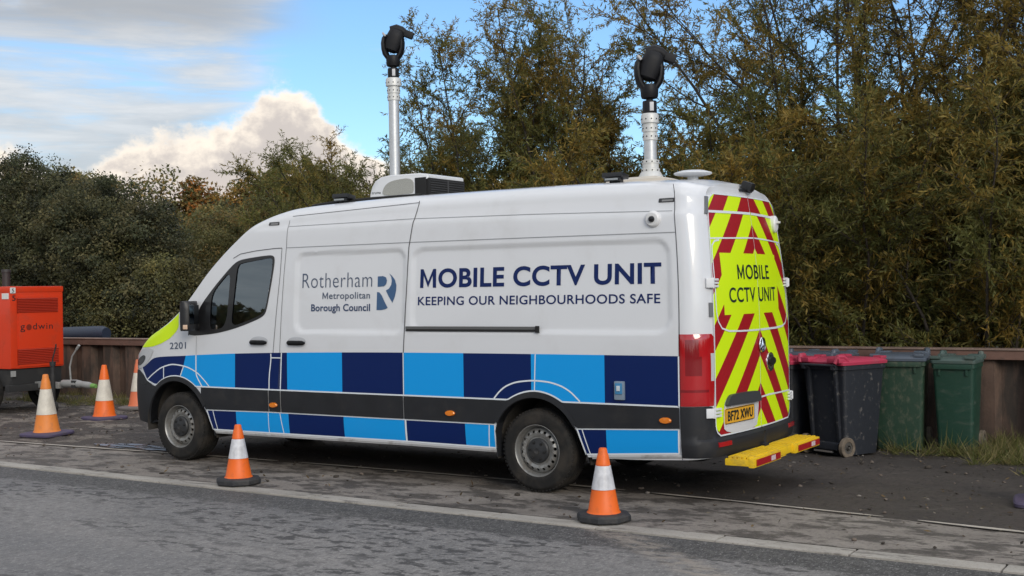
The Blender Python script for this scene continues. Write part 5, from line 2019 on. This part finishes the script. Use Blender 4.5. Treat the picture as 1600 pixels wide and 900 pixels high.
mb.lathe([(.045, .0), (.045, .002), (0, .002)], 24, Matrix.Translation((X1 + .0145, 2.692, 1.268)) @ Matrix.Rotation(R(90), 4, 'Y'))
mb.build('letter_disc', mat('disc_dark_red', (.22, .02, .008), .5), cn, (0, 0, 0))
MB().box((X1 + .012, Y0 + .045, 1.82), (.010, .085, .085)).build('sticker', mat('sticker_white', (.70, .70, .68), .5), cn, (0, 0, 0))
lettering('number_lettering', '5', Y0 + .025, Y0 + .065, 1.79, 1.845, BLACKT, cn, (0, 0, 0), lambda u, z: (X1 + .0185, u, z), .01)
lettering('number_lettering', '5', Y0 + .035, Y0 + .095, 1.665, 1.745, BLACKT, cn, (0, 0, 0), lambda u, z: (X1 + .0085, u, z), .02)
MB().box((X1 - .10, Y0 - .004, 1.735), (.16, .006, .085)).build('sticker', mat('sticker_white', (.70, .70, .68), .5), cn, (0, 0, 0))
mb = MB()
mb.tube([(-6.95, 2.85, 1.87), (-6.95, 2.85, 2.12)], .060, 16)
mb.lathe([(.070, 2.10), (.072, 2.13), (.066, 2.15), (0, 2.15)], 16, Matrix.Translation((-6.95, 2.85, 0)))
mb.build('exhaust_pipe', mat('exhaust_dark', (.03, .028, .027), .6), PT, PL)
mb = MB()
CH = mat('chassis_black', (.020, .020, .020), .7, dirt=(.06, .055, .05), dirt_amt=.5, dscale=4)
mb.box(((X0 + X1) / 2, 2.85, .52), (X1 - X0 - .06, .86, .26), bev=.01)
mb.box(((X0 + X1) / 2, 2.50, .37), (X1 - X0 + .1, .07, .10))
mb.box(((X0 + X1) / 2, 3.20, .37), (X1 - X0 + .1, .07, .10))
mb.box((X1 + .02, 2.85, .37), (.08, 1.1, .10), bev=.005)
mb.build('chassis', CH, PT, PL)
MB().box((X1 - .005, 2.43, .585), (.02, .075, .085)).build('chassis_label', mat('sticker_grey', (.30, .30, .29), .5), PT, PL)
mb = MB()
DB = mat('drawbar_galvanised', (.30, .30, .29), .6, metal=.2, dirt=(.10, .10, .08), dirt_amt=.6, dscale=9)
mb.box((-5.95, 2.85, .40), (.55, .09, .09), bev=.006)
mb.tube([(-5.62, 2.85, .43), (-5.30, 2.85, .435), (-5.18, 2.85, .43)], [.055, .060, .045], 12)
mb.box((-5.32, 2.85, .43), (.10, .11, .11), bev=.01, mi=1)
mb.tube([(-5.18, 2.85, .43), (-5.04, 2.85, .42), (-4.95, 2.85, .415)], [.045, .050, .030], 12)
mb.build('drawbar', [DB, CH], PT, PL)
mb = MB()
mb.tube([(-4.97, 2.85, .415), (-4.88, 2.85, .412)], [.036, .030], 10)
mb.build('coupling_cap', mat('coupling_green', (.16, .34, .08), .6), PT, PL)
mb = MB()
mb.tube([(-5.44, 2.85, .48), (-5.46, 2.85, .68), (-5.40, 2.85, .84), (-5.28, 2.85, .96)], [.013, .013, .012, .012], 8)
mb.tube([(-5.30, 2.85, .94), (-5.24, 2.85, 1.00)], .020, 8)
mb.build('brake_lever', DB, PT, PL)
mb = MB()
mb.tube([(-5.68, 2.72, .15), (-5.68, 2.72, .70)], .034, 12)
mb.tube([(-5.68, 2.72, .70), (-5.68, 2.72, .76)], .044, 12)
mb.tube([(-5.68, 2.72, .76), (-5.68, 2.72, .80), (-5.60, 2.72, .98), (-5.60, 2.72, 1.02)], .010, 8)
mb.lathe([(.0, -.03), (.08, -.03), (.085, 0), (.08, .03), (0, .03)], 18, Matrix.Translation((-5.68, 2.72, .09)) @ Matrix.Rotation(R(90), 4, 'X'))
mb.build('jockey_wheel', CH, PT, PL)
for y in (2.36, 3.34):
    mb = MB()
    M_ = Matrix.Translation((-6.75, y, .31)) @ Matrix.Rotation(R(90), 4, 'X')
    mb.lathe([(.17, -.08), (.28, -.09), (.31, -.06), (.312, 0), (.31, .06), (.28, .09), (.17, .08)], 36, M_, close=True)
    wl_ = mb.build('wheel', RUBBER, PT, PL)
    mb = MB()
    mb.lathe([(.172, -.06), (.16, .05), (.10, .03), (.06, .06), (0, .06)], 24, M_)
    mb.build('rim', RIM, wl_, (0, 0, 0))
mb = MB()
mb.tube([(-8.6, 4.95, 1.05), (-7.35, 4.95, 1.08), (-7.25, 4.95, 1.08)], [.13, .13, .10], 16)
hz_ = mb.build('pipe', mat('pipe_dark_blue', (.025, .035, .060), .45))
tag(hz_, 'thick dark blue pipe lying on the wall behind the pump', 'pipe')


# ---------------------------------------------------------------- vegetation
def leaf_mat(name, trans=.35, rough=.55):
    m = bpy.data.materials.new(name)
    m.use_nodes = True
    n = NT(m.node_tree)
    b = n.n['Principled BSDF']
    at = n.node('ShaderNodeAttribute', attribute_name='Col')
    n.l.new(at.outputs['Color'], b.inputs['Base Color'])
    b.inputs['Roughness'].default_value = rough
    b.inputs['Specular IOR Level'].default_value = .25
    tr = n.node('ShaderNodeBsdfTranslucent')
    n.l.new(at.outputs['Color'], tr.inputs[0])
    mx = n.node('ShaderNodeMixShader')
    mx.inputs[0].default_value = trans
    n.l.new(b.outputs[0], mx.inputs[1])
    n.l.new(tr.outputs[0], mx.inputs[2])
    n.l.new(mx.outputs[0], n.n['Material Output'].inputs[0])
    return m


LEAF = leaf_mat('leaf', .45)
BARK = mat('bark', (.045, .036, .028), .9, var=.4, vscale=9, bump=.5, bscale=25)


def leaf_mesh(name, Pn, D, Nn, L, Wd, colr, parent, mid=.45):
    """kite shaped leaves; arrays of base point, direction, face normal, length, width, colour"""
    n = len(Pn)
    D = D / np.maximum(1e-6, np.linalg.norm(D, axis=1, keepdims=True))
    Sd = np.cross(D, Nn)
    Sd /= np.maximum(1e-6, np.linalg.norm(Sd, axis=1, keepdims=True))
    L = L[:, None]
    Wd = Wd[:, None]
    V = np.empty((n, 4, 3), np.float32)
    V[:, 0] = Pn
    V[:, 1] = Pn + D * L * mid + Sd * Wd * .5
    V[:, 2] = Pn + D * L
    V[:, 3] = Pn + D * L * mid - Sd * Wd * .5
    me = bpy.data.meshes.new(name)
    me.vertices.add(n * 4)
    me.loops.add(n * 4)
    me.polygons.add(n)
    me.vertices.foreach_set('co', V.ravel())
    me.loops.foreach_set('vertex_index', np.arange(n * 4, dtype=np.int32))
    me.polygons.foreach_set('loop_start', np.arange(0, n * 4, 4, dtype=np.int32))
    at = me.attributes.new('Col', 'FLOAT_COLOR', 'POINT')
    c4 = np.ones((n, 4, 4), np.float32)
    c4[:, :, :3] = colr[:, None, :]
    at.data.foreach_set('color', c4.ravel())
    me.update(calc_edges=True)
    me.materials.append(LEAF)
    return link(name, me, parent)


def tubes_mesh(name, lines, parent, m=None):
    """many tapered polylines in one mesh: list of (points (k,3), radii (k,), sides)"""
    vs, fs = [], []
    for pts, rad, ns in lines:
        b = len(vs)
        k = len(pts)
        d = np.gradient(pts, axis=0)
        d /= np.maximum(1e-6, np.linalg.norm(d, axis=1, keepdims=True))
        up = np.array([.31, .17, .93]) if abs(d[0][2]) < .85 else np.array([1., .1, 0])
        a = np.cross(d, up)
        a /= np.maximum(1e-6, np.linalg.norm(a, axis=1, keepdims=True))
        c = np.cross(d, a)
        for i in range(k):
            for j in range(ns):
                t = 2 * math.pi * j / ns
                vs.append(pts[i] + rad[i] * (a[i] * math.cos(t) + c[i] * math.sin(t)))
        for i in range(k - 1):
            for j in range(ns):
                fs.append((b + i * ns + j, b + i * ns + (j + 1) % ns, b + (i + 1) * ns + (j + 1) % ns, b + (i + 1) * ns + j))
    me = bpy.data.meshes.new(name)
    me.from_pydata([tuple(v) for v in vs], [], fs)
    finish(me, m or BARK, True, 60)
    return link(name, me, parent)


def grow(rng, p0, d0, L, k, wob, bend):
    """polyline from p0: heading wanders, with a steady bend (vector) added along the way"""
    pts = [p0]
    d = d0 / np.linalg.norm(d0)
    st = L / (k - 1)
    for i in range(k - 1):
        d = d + rng.normal(0, wob, 3) + bend / (k - 1)
        d = d / np.linalg.norm(d)
        pts.append(pts[-1] + d * st)
    return np.array(pts)


PAL_W = np.array([(.125, .135, .042), (.165, .160, .048), (.240, .178, .045), (.300, .195, .042), (.085, .105, .038)])
PAL_D = np.array([(.070, .078, .040), (.100, .098, .046), (.135, .120, .056), (.054, .058, .033)])
PAL_O = np.array([(.135, .130, .050), (.175, .152, .056), (.105, .108, .044), (.205, .140, .050)])
PAL_A = np.array([(.14, .14, .040), (.25, .15, .036), (.31, .125, .030), (.095, .11, .034)])


def willow(label, x, y, H, seed, stems=7, nbr=13, ntw=15, nlf=26, spread=.5, low=.12, brown=.5, group='willows behind the wall', lw=.0185, ll=.088, name='willow_tree', cat='tree', upright=.0):
    rng = np.random.default_rng(seed)
    root = empty(name, (x, y, 0))
    tag(root, label, cat, group)
    lines = []
    TP, TD, TB = [], [], []
    for s in range(stems):
        az_ = 2 * math.pi * (s + rng.uniform(-.35, .35)) / stems
        ln_ = rng.uniform(.10, spread) * (1 - upright)
        d0 = np.array([math.cos(az_) * ln_, math.sin(az_) * ln_, 1.0])
        L = H * rng.uniform(.72, 1.02) * (1 + .25 * ln_)
        p0 = np.array([math.cos(az_) * .22, math.sin(az_) * .22, -.05])
        st = grow(rng, p0, d0, L, 11, .085, np.array([0, 0, .25]))
        r0 = H * .0058 * rng.uniform(.75, 1.2)
        lines.append((st, np.linspace(r0, .008, 11), 6))
        for w_ in range(nbr * 3):
            t = low + .08 + (.92 - low) * rng.random()
            i = min(9, int(t * 10))
            q = t * 10 - i
            sd_ = st[i + 1] - st[i]
            td = sd_ / np.linalg.norm(sd_) * .4 + rng.normal(0, .7, 3)
            TP.append(st[i] * (1 - q) + st[i + 1] * q)
            TD.append(td / np.linalg.norm(td))
            TB.append(np.clip(brown + rng.normal(0, .2), 0, 1))
        for b in range(nbr):
            t = low + (1 - low) * (b + rng.uniform(0, 1)) / nbr
            i = min(9, int(t * 10))
            q = t * 10 - i
            p = st[i] * (1 - q) + st[i + 1] * q
            sd_ = st[i + 1] - st[i]
            sd_ /= np.linalg.norm(sd_)
            a2 = rng.uniform(0, 2 * math.pi)
            out = np.array([math.cos(a2), math.sin(a2), 0])
            # branches tend away from the middle of the tree
            out = out + .6 * np.array([p[0], p[1], 0]) / (1 + np.hypot(p[0], p[1]))
            d = sd_ * .55 + out * rng.uniform(.45, .95) + np.array([0, 0, .15])
            bl = H * rng.uniform(.16, .28) * (1.12 - .50 * t)
            br = grow(rng, p, d, bl, 7, .09, np.array([0, 0, -.15]))
            lines.append((br, np.linspace(r0 * .38 * (1.1 - .6 * t), .004, 7), 4))
            bb = np.clip(brown + rng.normal(0, .22) + .25 * (t - .5), 0, 1)
            for w_ in range(ntw):
                u = .12 + .88 * (w_ + rng.uniform(0, 1)) / ntw
                i2 = min(5, int(u * 6))
                q2 = u * 6 - i2
                tp = br[i2] * (1 - q2) + br[i2 + 1] * q2
                bd = br[i2 + 1] - br[i2]
                bd /= np.linalg.norm(bd)
                td = bd * .6 + rng.normal(0, .62, 3) + np.array([0, 0, .18])
                TP.append(tp)
                TD.append(td / np.linalg.norm(td))
                TB.append(bb)
    TP, TD, TB = np.array(TP), np.array(TD), np.array(TB)
    n = len(TP)
    TL = rng.uniform(.22, .50, n)
    droop = rng.uniform(.0, .25, n)
    # bare twigs
    sel = rng.random(n) < .35
    for p, d, l_, dr in zip(TP[sel], TD[sel], TL[sel], droop[sel]):
        t = np.array([0, .5, 1.0])[:, None]
        lines.append((p + d * l_ * t + np.array([0, 0, -1.0]) * dr * l_ * t * t, np.array([.005, .0035, .002]), 3))
    tubes_mesh('trunk', lines, root)
    # leaves along every twig
    S_ = (np.arange(nlf) + .3) / nlf
    s = S_[None, :] + rng.uniform(-.02, .02, (n, nlf))
    pos = TP[:, None, :] + TD[:, None, :] * (TL[:, None] * s)[:, :, None]
    pos[:, :, 2] -= droop[:, None] * TL[:, None] * s * s
    tan = TD[:, None, :] + np.array([0, 0, -2.0]) * (droop[:, None] * s)[:, :, None]
    D = tan + rng.normal(0, .75, (n, nlf, 3)) + np.array([0, 0, -.15])
    Nn = rng.normal(0, 1, (n, nlf, 3))
    Nn[:, :, 2] += 1.0
    m = n * nlf
    L = rng.uniform(.6, 1.15, m) * ll
    Wd = rng.uniform(.75, 1.2, m) * lw
    tb = np.repeat(TB, nlf) + rng.normal(0, .10, m)
    g = PAL_W[4] * 1.0
    c0 = np.where(rng.random((m, 1)) < .5, PAL_W[0], PAL_W[1])
    c1 = np.where(rng.random((m, 1)) < .5, PAL_W[2], PAL_W[3])
    k = np.clip((tb - .35) / .4, 0, 1)[:, None]
    col_ = (c0 * (1 - k) + c1 * k) * rng.uniform(.65, 1.35, (m, 1))
    leaf_mesh('crown', pos.reshape(-1, 3), D.reshape(-1, 3), Nn.reshape(-1, 3), L, Wd, col_, root, .4)
    return root


def bush(label, x, y, lobes, n, seed, pal, leaf, group, name='bush', cat='bush', nclump=260, cr=(.18, .42), hollow=.55, trunk_h=None, airy=0.0):
    """lobes: ellipsoids (cx, cy, cz, rx, ry, rz) relative to the base; leaves sit in clumps near their skins"""
    rng = np.random.default_rng(seed)
    root = empty(name, (x, y, 0))
    tag(root, label, cat, group)
    lob = np.array(lobes, float)
    area = (lob[:, 3] * lob[:, 5]) ** .9
    pk = rng.choice(len(lob), nclump, p=area / area.sum())
    d = rng.normal(0, 1, (nclump, 3))
    d[:, 2] = np.where(d[:, 2] < -.5, -d[:, 2], d[:, 2])
    d /= np.linalg.norm(d, axis=1, keepdims=True)
    rad = hollow + (1.04 - hollow) * rng.random(nclump) ** .6
    C_ = lob[pk, :3] + d * lob[pk, 3:] * rad[:, None]
    C_[:, 2] = np.maximum(C_[:, 2], .1)
    cr_ = rng.uniform(cr[0], cr[1], nclump)
    tone = rng.uniform(.55, 1.55, nclump)
    hue = rng.integers(0, len(pal), nclump)
    ci = rng.integers(0, nclump, n)
    dd = rng.normal(0, 1, (n, 3))
    dd /= np.linalg.norm(dd, axis=1, keepdims=True)
    rr_ = cr_[ci] * rng.random(n) ** .45
    pos = C_[ci] + dd * rr_[:, None] * np.array([1.15, 1.15, .85])
    Nn = dd + d[ci] * .6 + rng.normal(0, .55, (n, 3)) + np.array([0, 0, .45])
    D = rng.normal(0, 1, (n, 3)) + dd * .7 + np.array([0, 0, -.35])
    L = rng.uniform(.6, 1.2, n) * leaf[0]
    Wd = rng.uniform(.7, 1.2, n) * leaf[1]
    hu = np.where(rng.random(n) < .75, hue[ci], rng.integers(0, len(pal), n))
    col_ = pal[hu] * (tone[ci] * rng.uniform(.7, 1.3, n))[:, None]
    lines = []
    H = float((lob[:, 2] + lob[:, 5]).max())
    nb = min(nclump, 70)
    for i in range(nb):
        tgt = C_[i]
        p0 = np.array([rng.normal(0, .12), rng.normal(0, .12), -.05])
        midp = np.array([tgt[0] * .35, tgt[1] * .35, tgt[2] * rng.uniform(.45, .7)])
        t = np.linspace(0, 1, 7)[:, None]
        pts = (1 - t) ** 2 * p0 + 2 * t * (1 - t) * midp + t * t * tgt + rng.normal(0, .03, (7, 3)) * np.minimum(1, t * 3)
        lines.append((pts, np.linspace(.014 + .006 * H, .004, 7), 4))
    tubes_mesh('trunk', lines, root)
    leaf_mesh('crown', pos, D, Nn, L, Wd, col_, root, .45)
    return root


GW = 'willows behind the wall'
GS = 'willow thickets along the wall'
# tall willows from the left mast round to the right edge of the picture
willow('dark lower willow left of the front mast, reaching over the cab', -4.35, 9.5, 4.9, 111, 12, 14, 22, 24, .50, .10, .30, GW)
willow('olive rounded willow between the two masts, sky gaps in its top', -2.0, 9.3, 5.7, 12, 12, 17, 24, 24, .42, .14, .48, GW)
willow('feathery tall willow just left of the rear mast', -.35, 9.4, 6.5, 13, 8, 15, 22, 22, .24, .16, .45, GW, upright=.2)
willow('low thin willow right behind the rear mast, sky showing above it', 1.4, 9.0, 4.7, 14, 7, 13, 18, 20, .46, .20, .42, GW)
willow('forked tall willow above the chevron doors with bare dark limbs', 4.4, 8.9, 8.0, 15, 9, 17, 21, 23, .36, .18, .52, GW)
willow('broad ochre willow right of the van, widest and fullest crown', 5.6, 8.3, 8.2, 16, 10, 17, 23, 24, .50, .12, .64, GW)
willow('tall willow at the right edge of the picture with golden sprays', 7.8, 8.0, 8.6, 17, 10, 17, 23, 24, .50, .12, .70, GW)
willow('willow cut off by the right picture edge, farthest right of the tall ones', 10.2, 8.4, 8.4, 18, 7, 13, 16, 22, .50, .12, .55, GW)
for i, (x, y, H, sd_, lab) in enumerate(((-3.6, 7.6, 3.3, 31, 'low willow thicket above the van cab, left of the front mast'), (-.9, 7.2, 3.4, 32, 'low willow thicket over the middle of the van roof'), (1.6, 6.9, 3.6, 33, 'low willow thicket left of the white antenna dome'),
                                    (3.6, 6.5, 3.9, 34, 'dense olive thicket behind the chevron doors'), (5.3, 6.2, 3.9, 35, 'dense dark thicket over the pink lidded bins'), (6.9, 6.1, 4.0, 36, 'dense thicket above the last green bin'), (8.4, 6.3, 4.1, 37, 'dense thicket at the right edge above the grass'))):
    willow(lab, x, y, H, sd_, 10, 14, 22, 24, .72, .04, (.32, .25, .33, .38, .40, .42, .42)[i], GS, .019, .092, 'willow_bush', 'bush')
# darker wood further back closes the gaps low down
for i, (x, y, H, sd_, lab) in enumerate(((-7.6, 15.0, 4.6, 51, 'far dark shrub mass left of the front mast'), (-3.5, 14.0, 4.4, 52, 'far dark shrub mass behind the front mast'), (.8, 13.0, 4.6, 53, 'far dark shrub mass between the masts'), (4.8, 12.2, 5.2, 54, 'far dark shrub mass behind the chevron doors'), (8.2, 11.4, 5.6, 55, 'far dark shrub mass behind the bins'), (11.5, 11.0, 5.6, 56, 'far dark shrub mass at the right picture edge, behind the tall willows'))):
    bush(lab, x, y, [(0, 0, H * .35, 2.5, 1.4, H * .42), (-.9, 0, H * .5, 1.6, 1.2, H * .40), (1.0, .2, H * .55, 1.5, 1.2, H * .42)], 26000, sd_, PAL_O * .75, (.15, .06), 'shrub masses behind the willows', 'shrub', 'shrub', 300, (.25, .55), .4)
# left: broad dark round-leaved bushes
GD = 'dark leafy bushes left of the van'
bush('dark green bush behind the pump, tallest at the left picture edge', -13.6, 8.6, [(0, 0, 2.2, 2.2, 1.6, 2.5), (-1.3, 0, 2.9, 1.6, 1.4, 2.1), (1.3, -.4, 1.7, 1.5, 1.3, 2.1)], 95000, 71, PAL_D, (.066, .040), GD, nclump=560, cr=(.12, .34))
bush('dark green bush over the pump trailer, dipping to the right', -10.9, 8.0, [(0, 0, 1.9, 1.9, 1.5, 2.25), (1.0, -.2, 1.5, 1.4, 1.3, 1.9), (-1.0, .2, 2.1, 1.4, 1.3, 2.0)], 90000, 72, PAL_D, (.066, .040), GD, nclump=540, cr=(.12, .34))
bush('dark low bush between the pump and the van bonnet', -8.7, 7.4, [(0, 0, 1.1, 1.6, 1.3, 1.4), (1.2, .2, .9, 1.3, 1.1, 1.15), (-.9, .1, 1.3, 1.2, 1.1, 1.4)], 75000, 73, np.concatenate([PAL_D, PAL_O[:2]]), (.062, .038), GD, nclump=460, cr=(.12, .32))
bush('rounded olive bush above the van bonnet and windscreen', -9.0, 10.6, [(0, 0, 1.75, 2.4, 1.7, 1.95), (1.7, -.3, 1.65, 1.7, 1.4, 1.9), (-1.4, .1, 1.6, 1.7, 1.4, 1.85)], 100000, 74, PAL_O, (.060, .028), 'olive bushes above the van bonnet', nclump=620, cr=(.12, .30))
bush('olive bush behind the van cab roof', -6.0, 10.4, [(0, 0, 1.9, 1.9, 1.5, 2.0), (1.3, -.3, 1.7, 1.5, 1.4, 1.9)], 62000, 75, PAL_O, (.060, .028), 'olive bushes above the van bonnet', nclump=320, cr=(.16, .36))
# far trees along the skyline
GF = 'far trees on the skyline'


def far_tree(label, x, y, H, seed, pal, w_, n, airy=.55, leaf=(.17, .10)):
    rng = np.random.default_rng(seed)
    lob = [(0, 0, H * .58, w_ * .55, w_ * .5, H * .42)]
    for k in range(6):
        a = rng.uniform(0, 2 * math.pi)
        lob.append((math.cos(a) * w_ * .5, math.sin(a) * w_ * .4, H * rng.uniform(.40, .85), w_ * rng.uniform(.22, .40), w_ * .3, H * rng.uniform(.12, .24)))
    return bush(label, x, y, lob, n, seed, pal, leaf, GF, 'far_tree', 'tree', 170, (.22, .60), airy)


PAL_F = PAL_O * 1.3  # far tree palettes here and below are lightened to imitate haze
MIXA = 1.15 * np.array([PAL_A[2], PAL_A[1], PAL_O[0], PAL_O[3]])
far_tree('far dull green tree on the skyline, right of the dark bush top', -28.3, 20.5, 6.2, 81, PAL_F, 2.5, 16000)
far_tree('far olive tree left of the thin tree on the skyline', -27.5, 21.2, 6.2, 89, PAL_F, 1.5, 9000)
far_tree('far thin tree, pale sky showing through its bare middle', -26.1, 22.0, 6.25, 82, PAL_F, 1.9, 2200, .8)
far_tree('far orange brown tree on the skyline, reddest of the row', -24.1, 23.5, 5.9, 83, MIXA, 2.0, 15000)
far_tree('far dark green tree with a rounded top left of the cab roof', -22.8, 23.4, 5.0, 84, PAL_D * 1.3, 1.5, 12000)
far_tree('far russet tree behind the rounded dark green one', -23.2, 24.9, 6.4, 90, MIXA, 2.6, 14000)
far_tree('far yellow green tree just left of the willows', -21.9, 24.4, 6.2, 85, np.array([PAL_A[0], PAL_A[1], PAL_O[1]]), 2.4, 16000)
far_tree('far dark green tree nearest to the willows', -20.6, 25.8, 6.5, 86, PAL_D * 1.5, 2.6, 16000)
far_tree('far low tree filling in behind the olive bush', -21.0, 20.5, 4.6, 87, PAL_F, 3.2, 16000)
far_tree('far tree low on the skyline at the left picture edge', -33.0, 21.5, 6.2, 88, PAL_F, 3.6, 14000)
# hazy belt of woodland closing the view behind everything
rng = np.random.default_rng(99)
n = 130000
t = rng.random(n)
a = t * R(360)
rad = rng.uniform(48, 62, n)
hh = (4.9 + 1.2 * np.sin(a * 23) + .8 * np.sin(a * 61 + 2) - 1.6 * (np.cos(a - R(212)) > .3)) * rng.random(n) ** .8
pos = np.stack([9.6 + np.sin(a) * rad, -8.6 + np.cos(a) * rad, hh], 1)
wd = leaf_mesh('woodland', pos, rng.normal(0, 1, (n, 3)), rng.normal(0, 1, (n, 3)), rng.uniform(.5, 1.0, n), rng.uniform(.35, .6, n), PAL_O[rng.integers(0, 4, n)] * rng.uniform(.6, 1.1, (n, 1)), None)
tag(wd, 'distant belt of dull green woodland all round the site, behind the trees', 'woodland', kind='stuff')


# ---------------------------------------------------------------- grass, fallen leaves and stones
def grass(name, spots, n, seed, hgt, label):
    rng = np.random.default_rng(seed)
    P_, D_, N_, L_, W_2, C_ = [], [], [], [], [], []
    cen = np.array([s[:2] for s in spots], float)
    rad = np.array([s[2] for s in spots], float)
    wt = rad ** 2 / (rad ** 2).sum()
    # tufts
    nt = n // 40
    ci = rng.choice(len(spots), nt, p=wt)
    tp = cen[ci] + rng.normal(0, .5, (nt, 2)) * rad[ci][:, None]
    tp[:, 1] = np.minimum(tp[:, 1], 4.57)
    ti = rng.integers(0, nt, n)
    pos = np.zeros((n, 3))
    pos[:, :2] = tp[ti] + rng.normal(0, .045, (n, 2))
    pos[:, 1] = np.minimum(pos[:, 1], 4.585)
    tl = rng.uniform(.4, 1.2, nt)[ti]
    D = rng.normal(0, .6, (n, 3))
    D[:, 2] = rng.uniform(.25, 1.0, n)
    L = rng.uniform(.4, 1.0, n) * hgt * tl
    pal = 1.35 * np.array([(.115, .125, .035), (.16, .145, .055), (.21, .175, .085), (.075, .090, .026)])
    c = pal[rng.integers(0, 4, n)] * rng.uniform(.7, 1.25, (n, 1))
    o = leaf_mesh(name, pos, D, rng.normal(0, 1, (n, 3)), L, rng.uniform(.004, .009, n), c, None, .3)
    tag(o, label, 'grass', kind='stuff')


grass('grass', [(7.9, 4.2, .75), (8.6, 3.6, .9), (7.3, 4.35, .35), (7.6, 3.6, .45), (9.4, 3.4, 1.0), (6.75, 3.72, .22), (6.35, 3.65, .18), (7.2, 3.75, .3)], 15000, 5, .30, 'dry yellow green grass growing at the foot of the wall by the bins')
grass('weeds', [(-5.8, 4.2, .45), (-6.8, 4.2, .5), (-4.6, 4.35, .35), (-8, 4.2, .6)], 4200, 6, .22, 'sparse dry weeds along the wall foot behind the cones')
rng = np.random.default_rng(41)
n = 1500
pos = np.stack([rng.uniform(-9, 9.5, n), np.where(rng.random(n) < .82, rng.uniform(.4, 4.4, n), rng.uniform(-.8, .4, n)), rng.uniform(.012, .03, n)], 1)
keep = ~((pos[:, 0] > -.8) & (pos[:, 0] < 5.9) & (pos[:, 1] > .0) & (pos[:, 1] < 1.9) & (rng.random(n) < .8))
pos = pos[keep]
n = len(pos)
D = rng.normal(0, 1, (n, 3))
D[:, 2] *= .25
Nn = rng.normal(0, .35, (n, 3))
Nn[:, 2] += 1
cp = np.array([(.20, .14, .07), (.09, .06, .035), (.30, .26, .20), (.05, .04, .03), (.12, .09, .05)])
lo = leaf_mesh('leaves', pos, D, Nn, rng.uniform(.02, .065, n), rng.uniform(.008, .024, n), cp[rng.integers(0, 5, n)] * rng.uniform(.6, 1.2, (n, 1)), None)
tag(lo, 'scattered fallen leaves and twigs lying on the mud and verge', 'leaves', kind='stuff')
# clods and stones
mb = MB()
random.seed(8)
ico = bmesh.new()
bmesh.ops.create_icosphere(ico, subdivisions=1, radius=1)
iv = [v.co.copy() for v in ico.verts]
ico.verts.index_update()
ifs = [[v.index for v in f.verts] for f in ico.faces]
ico.free()
for i in range(2600):
    x = random.uniform(-8, 9.5)
    y = random.uniform(.4, 4.5) if random.random() < .9 else random.uniform(-.8, .4)
    if random.random() < .5:
        y = max(y, random.uniform(2.2, 4.5))
    s = random.choice((.005, .006, .008, .010, .013, .018)) * random.uniform(.7, 1.4)
    if x > 5 and y > 2.8 and random.random() < .3:
        s *= 1.6
    rot = Matrix.Rotation(random.uniform(0, 6.28), 3, 'Z')
    k = (random.uniform(.8, 1.5), random.uniform(.7, 1.2), random.uniform(.4, .8))
    mb.add([Vector((x, y, .006)) + rot @ Vector((v.x * k[0], v.y * k[1], v.z * k[2])) * s * random.uniform(.8, 1.2) for v in iv], ifs, random.choice((0, 0, 0, 0, 0, 0, 2, 2, 2, 2, 2, 1)))
o = mb.build('gravel', [mat('clod_dark', (.045, .037, .03), .95, var=.4, vscale=30), mat('stone_pale', (.19, .17, .15), .9), mat('clod_brown', (.125, .10, .08), .95, var=.4, vscale=30)], fixn=False, ang=60)
tag(o, 'small clods and stones strewn over the muddy verge', 'gravel', kind='stuff')
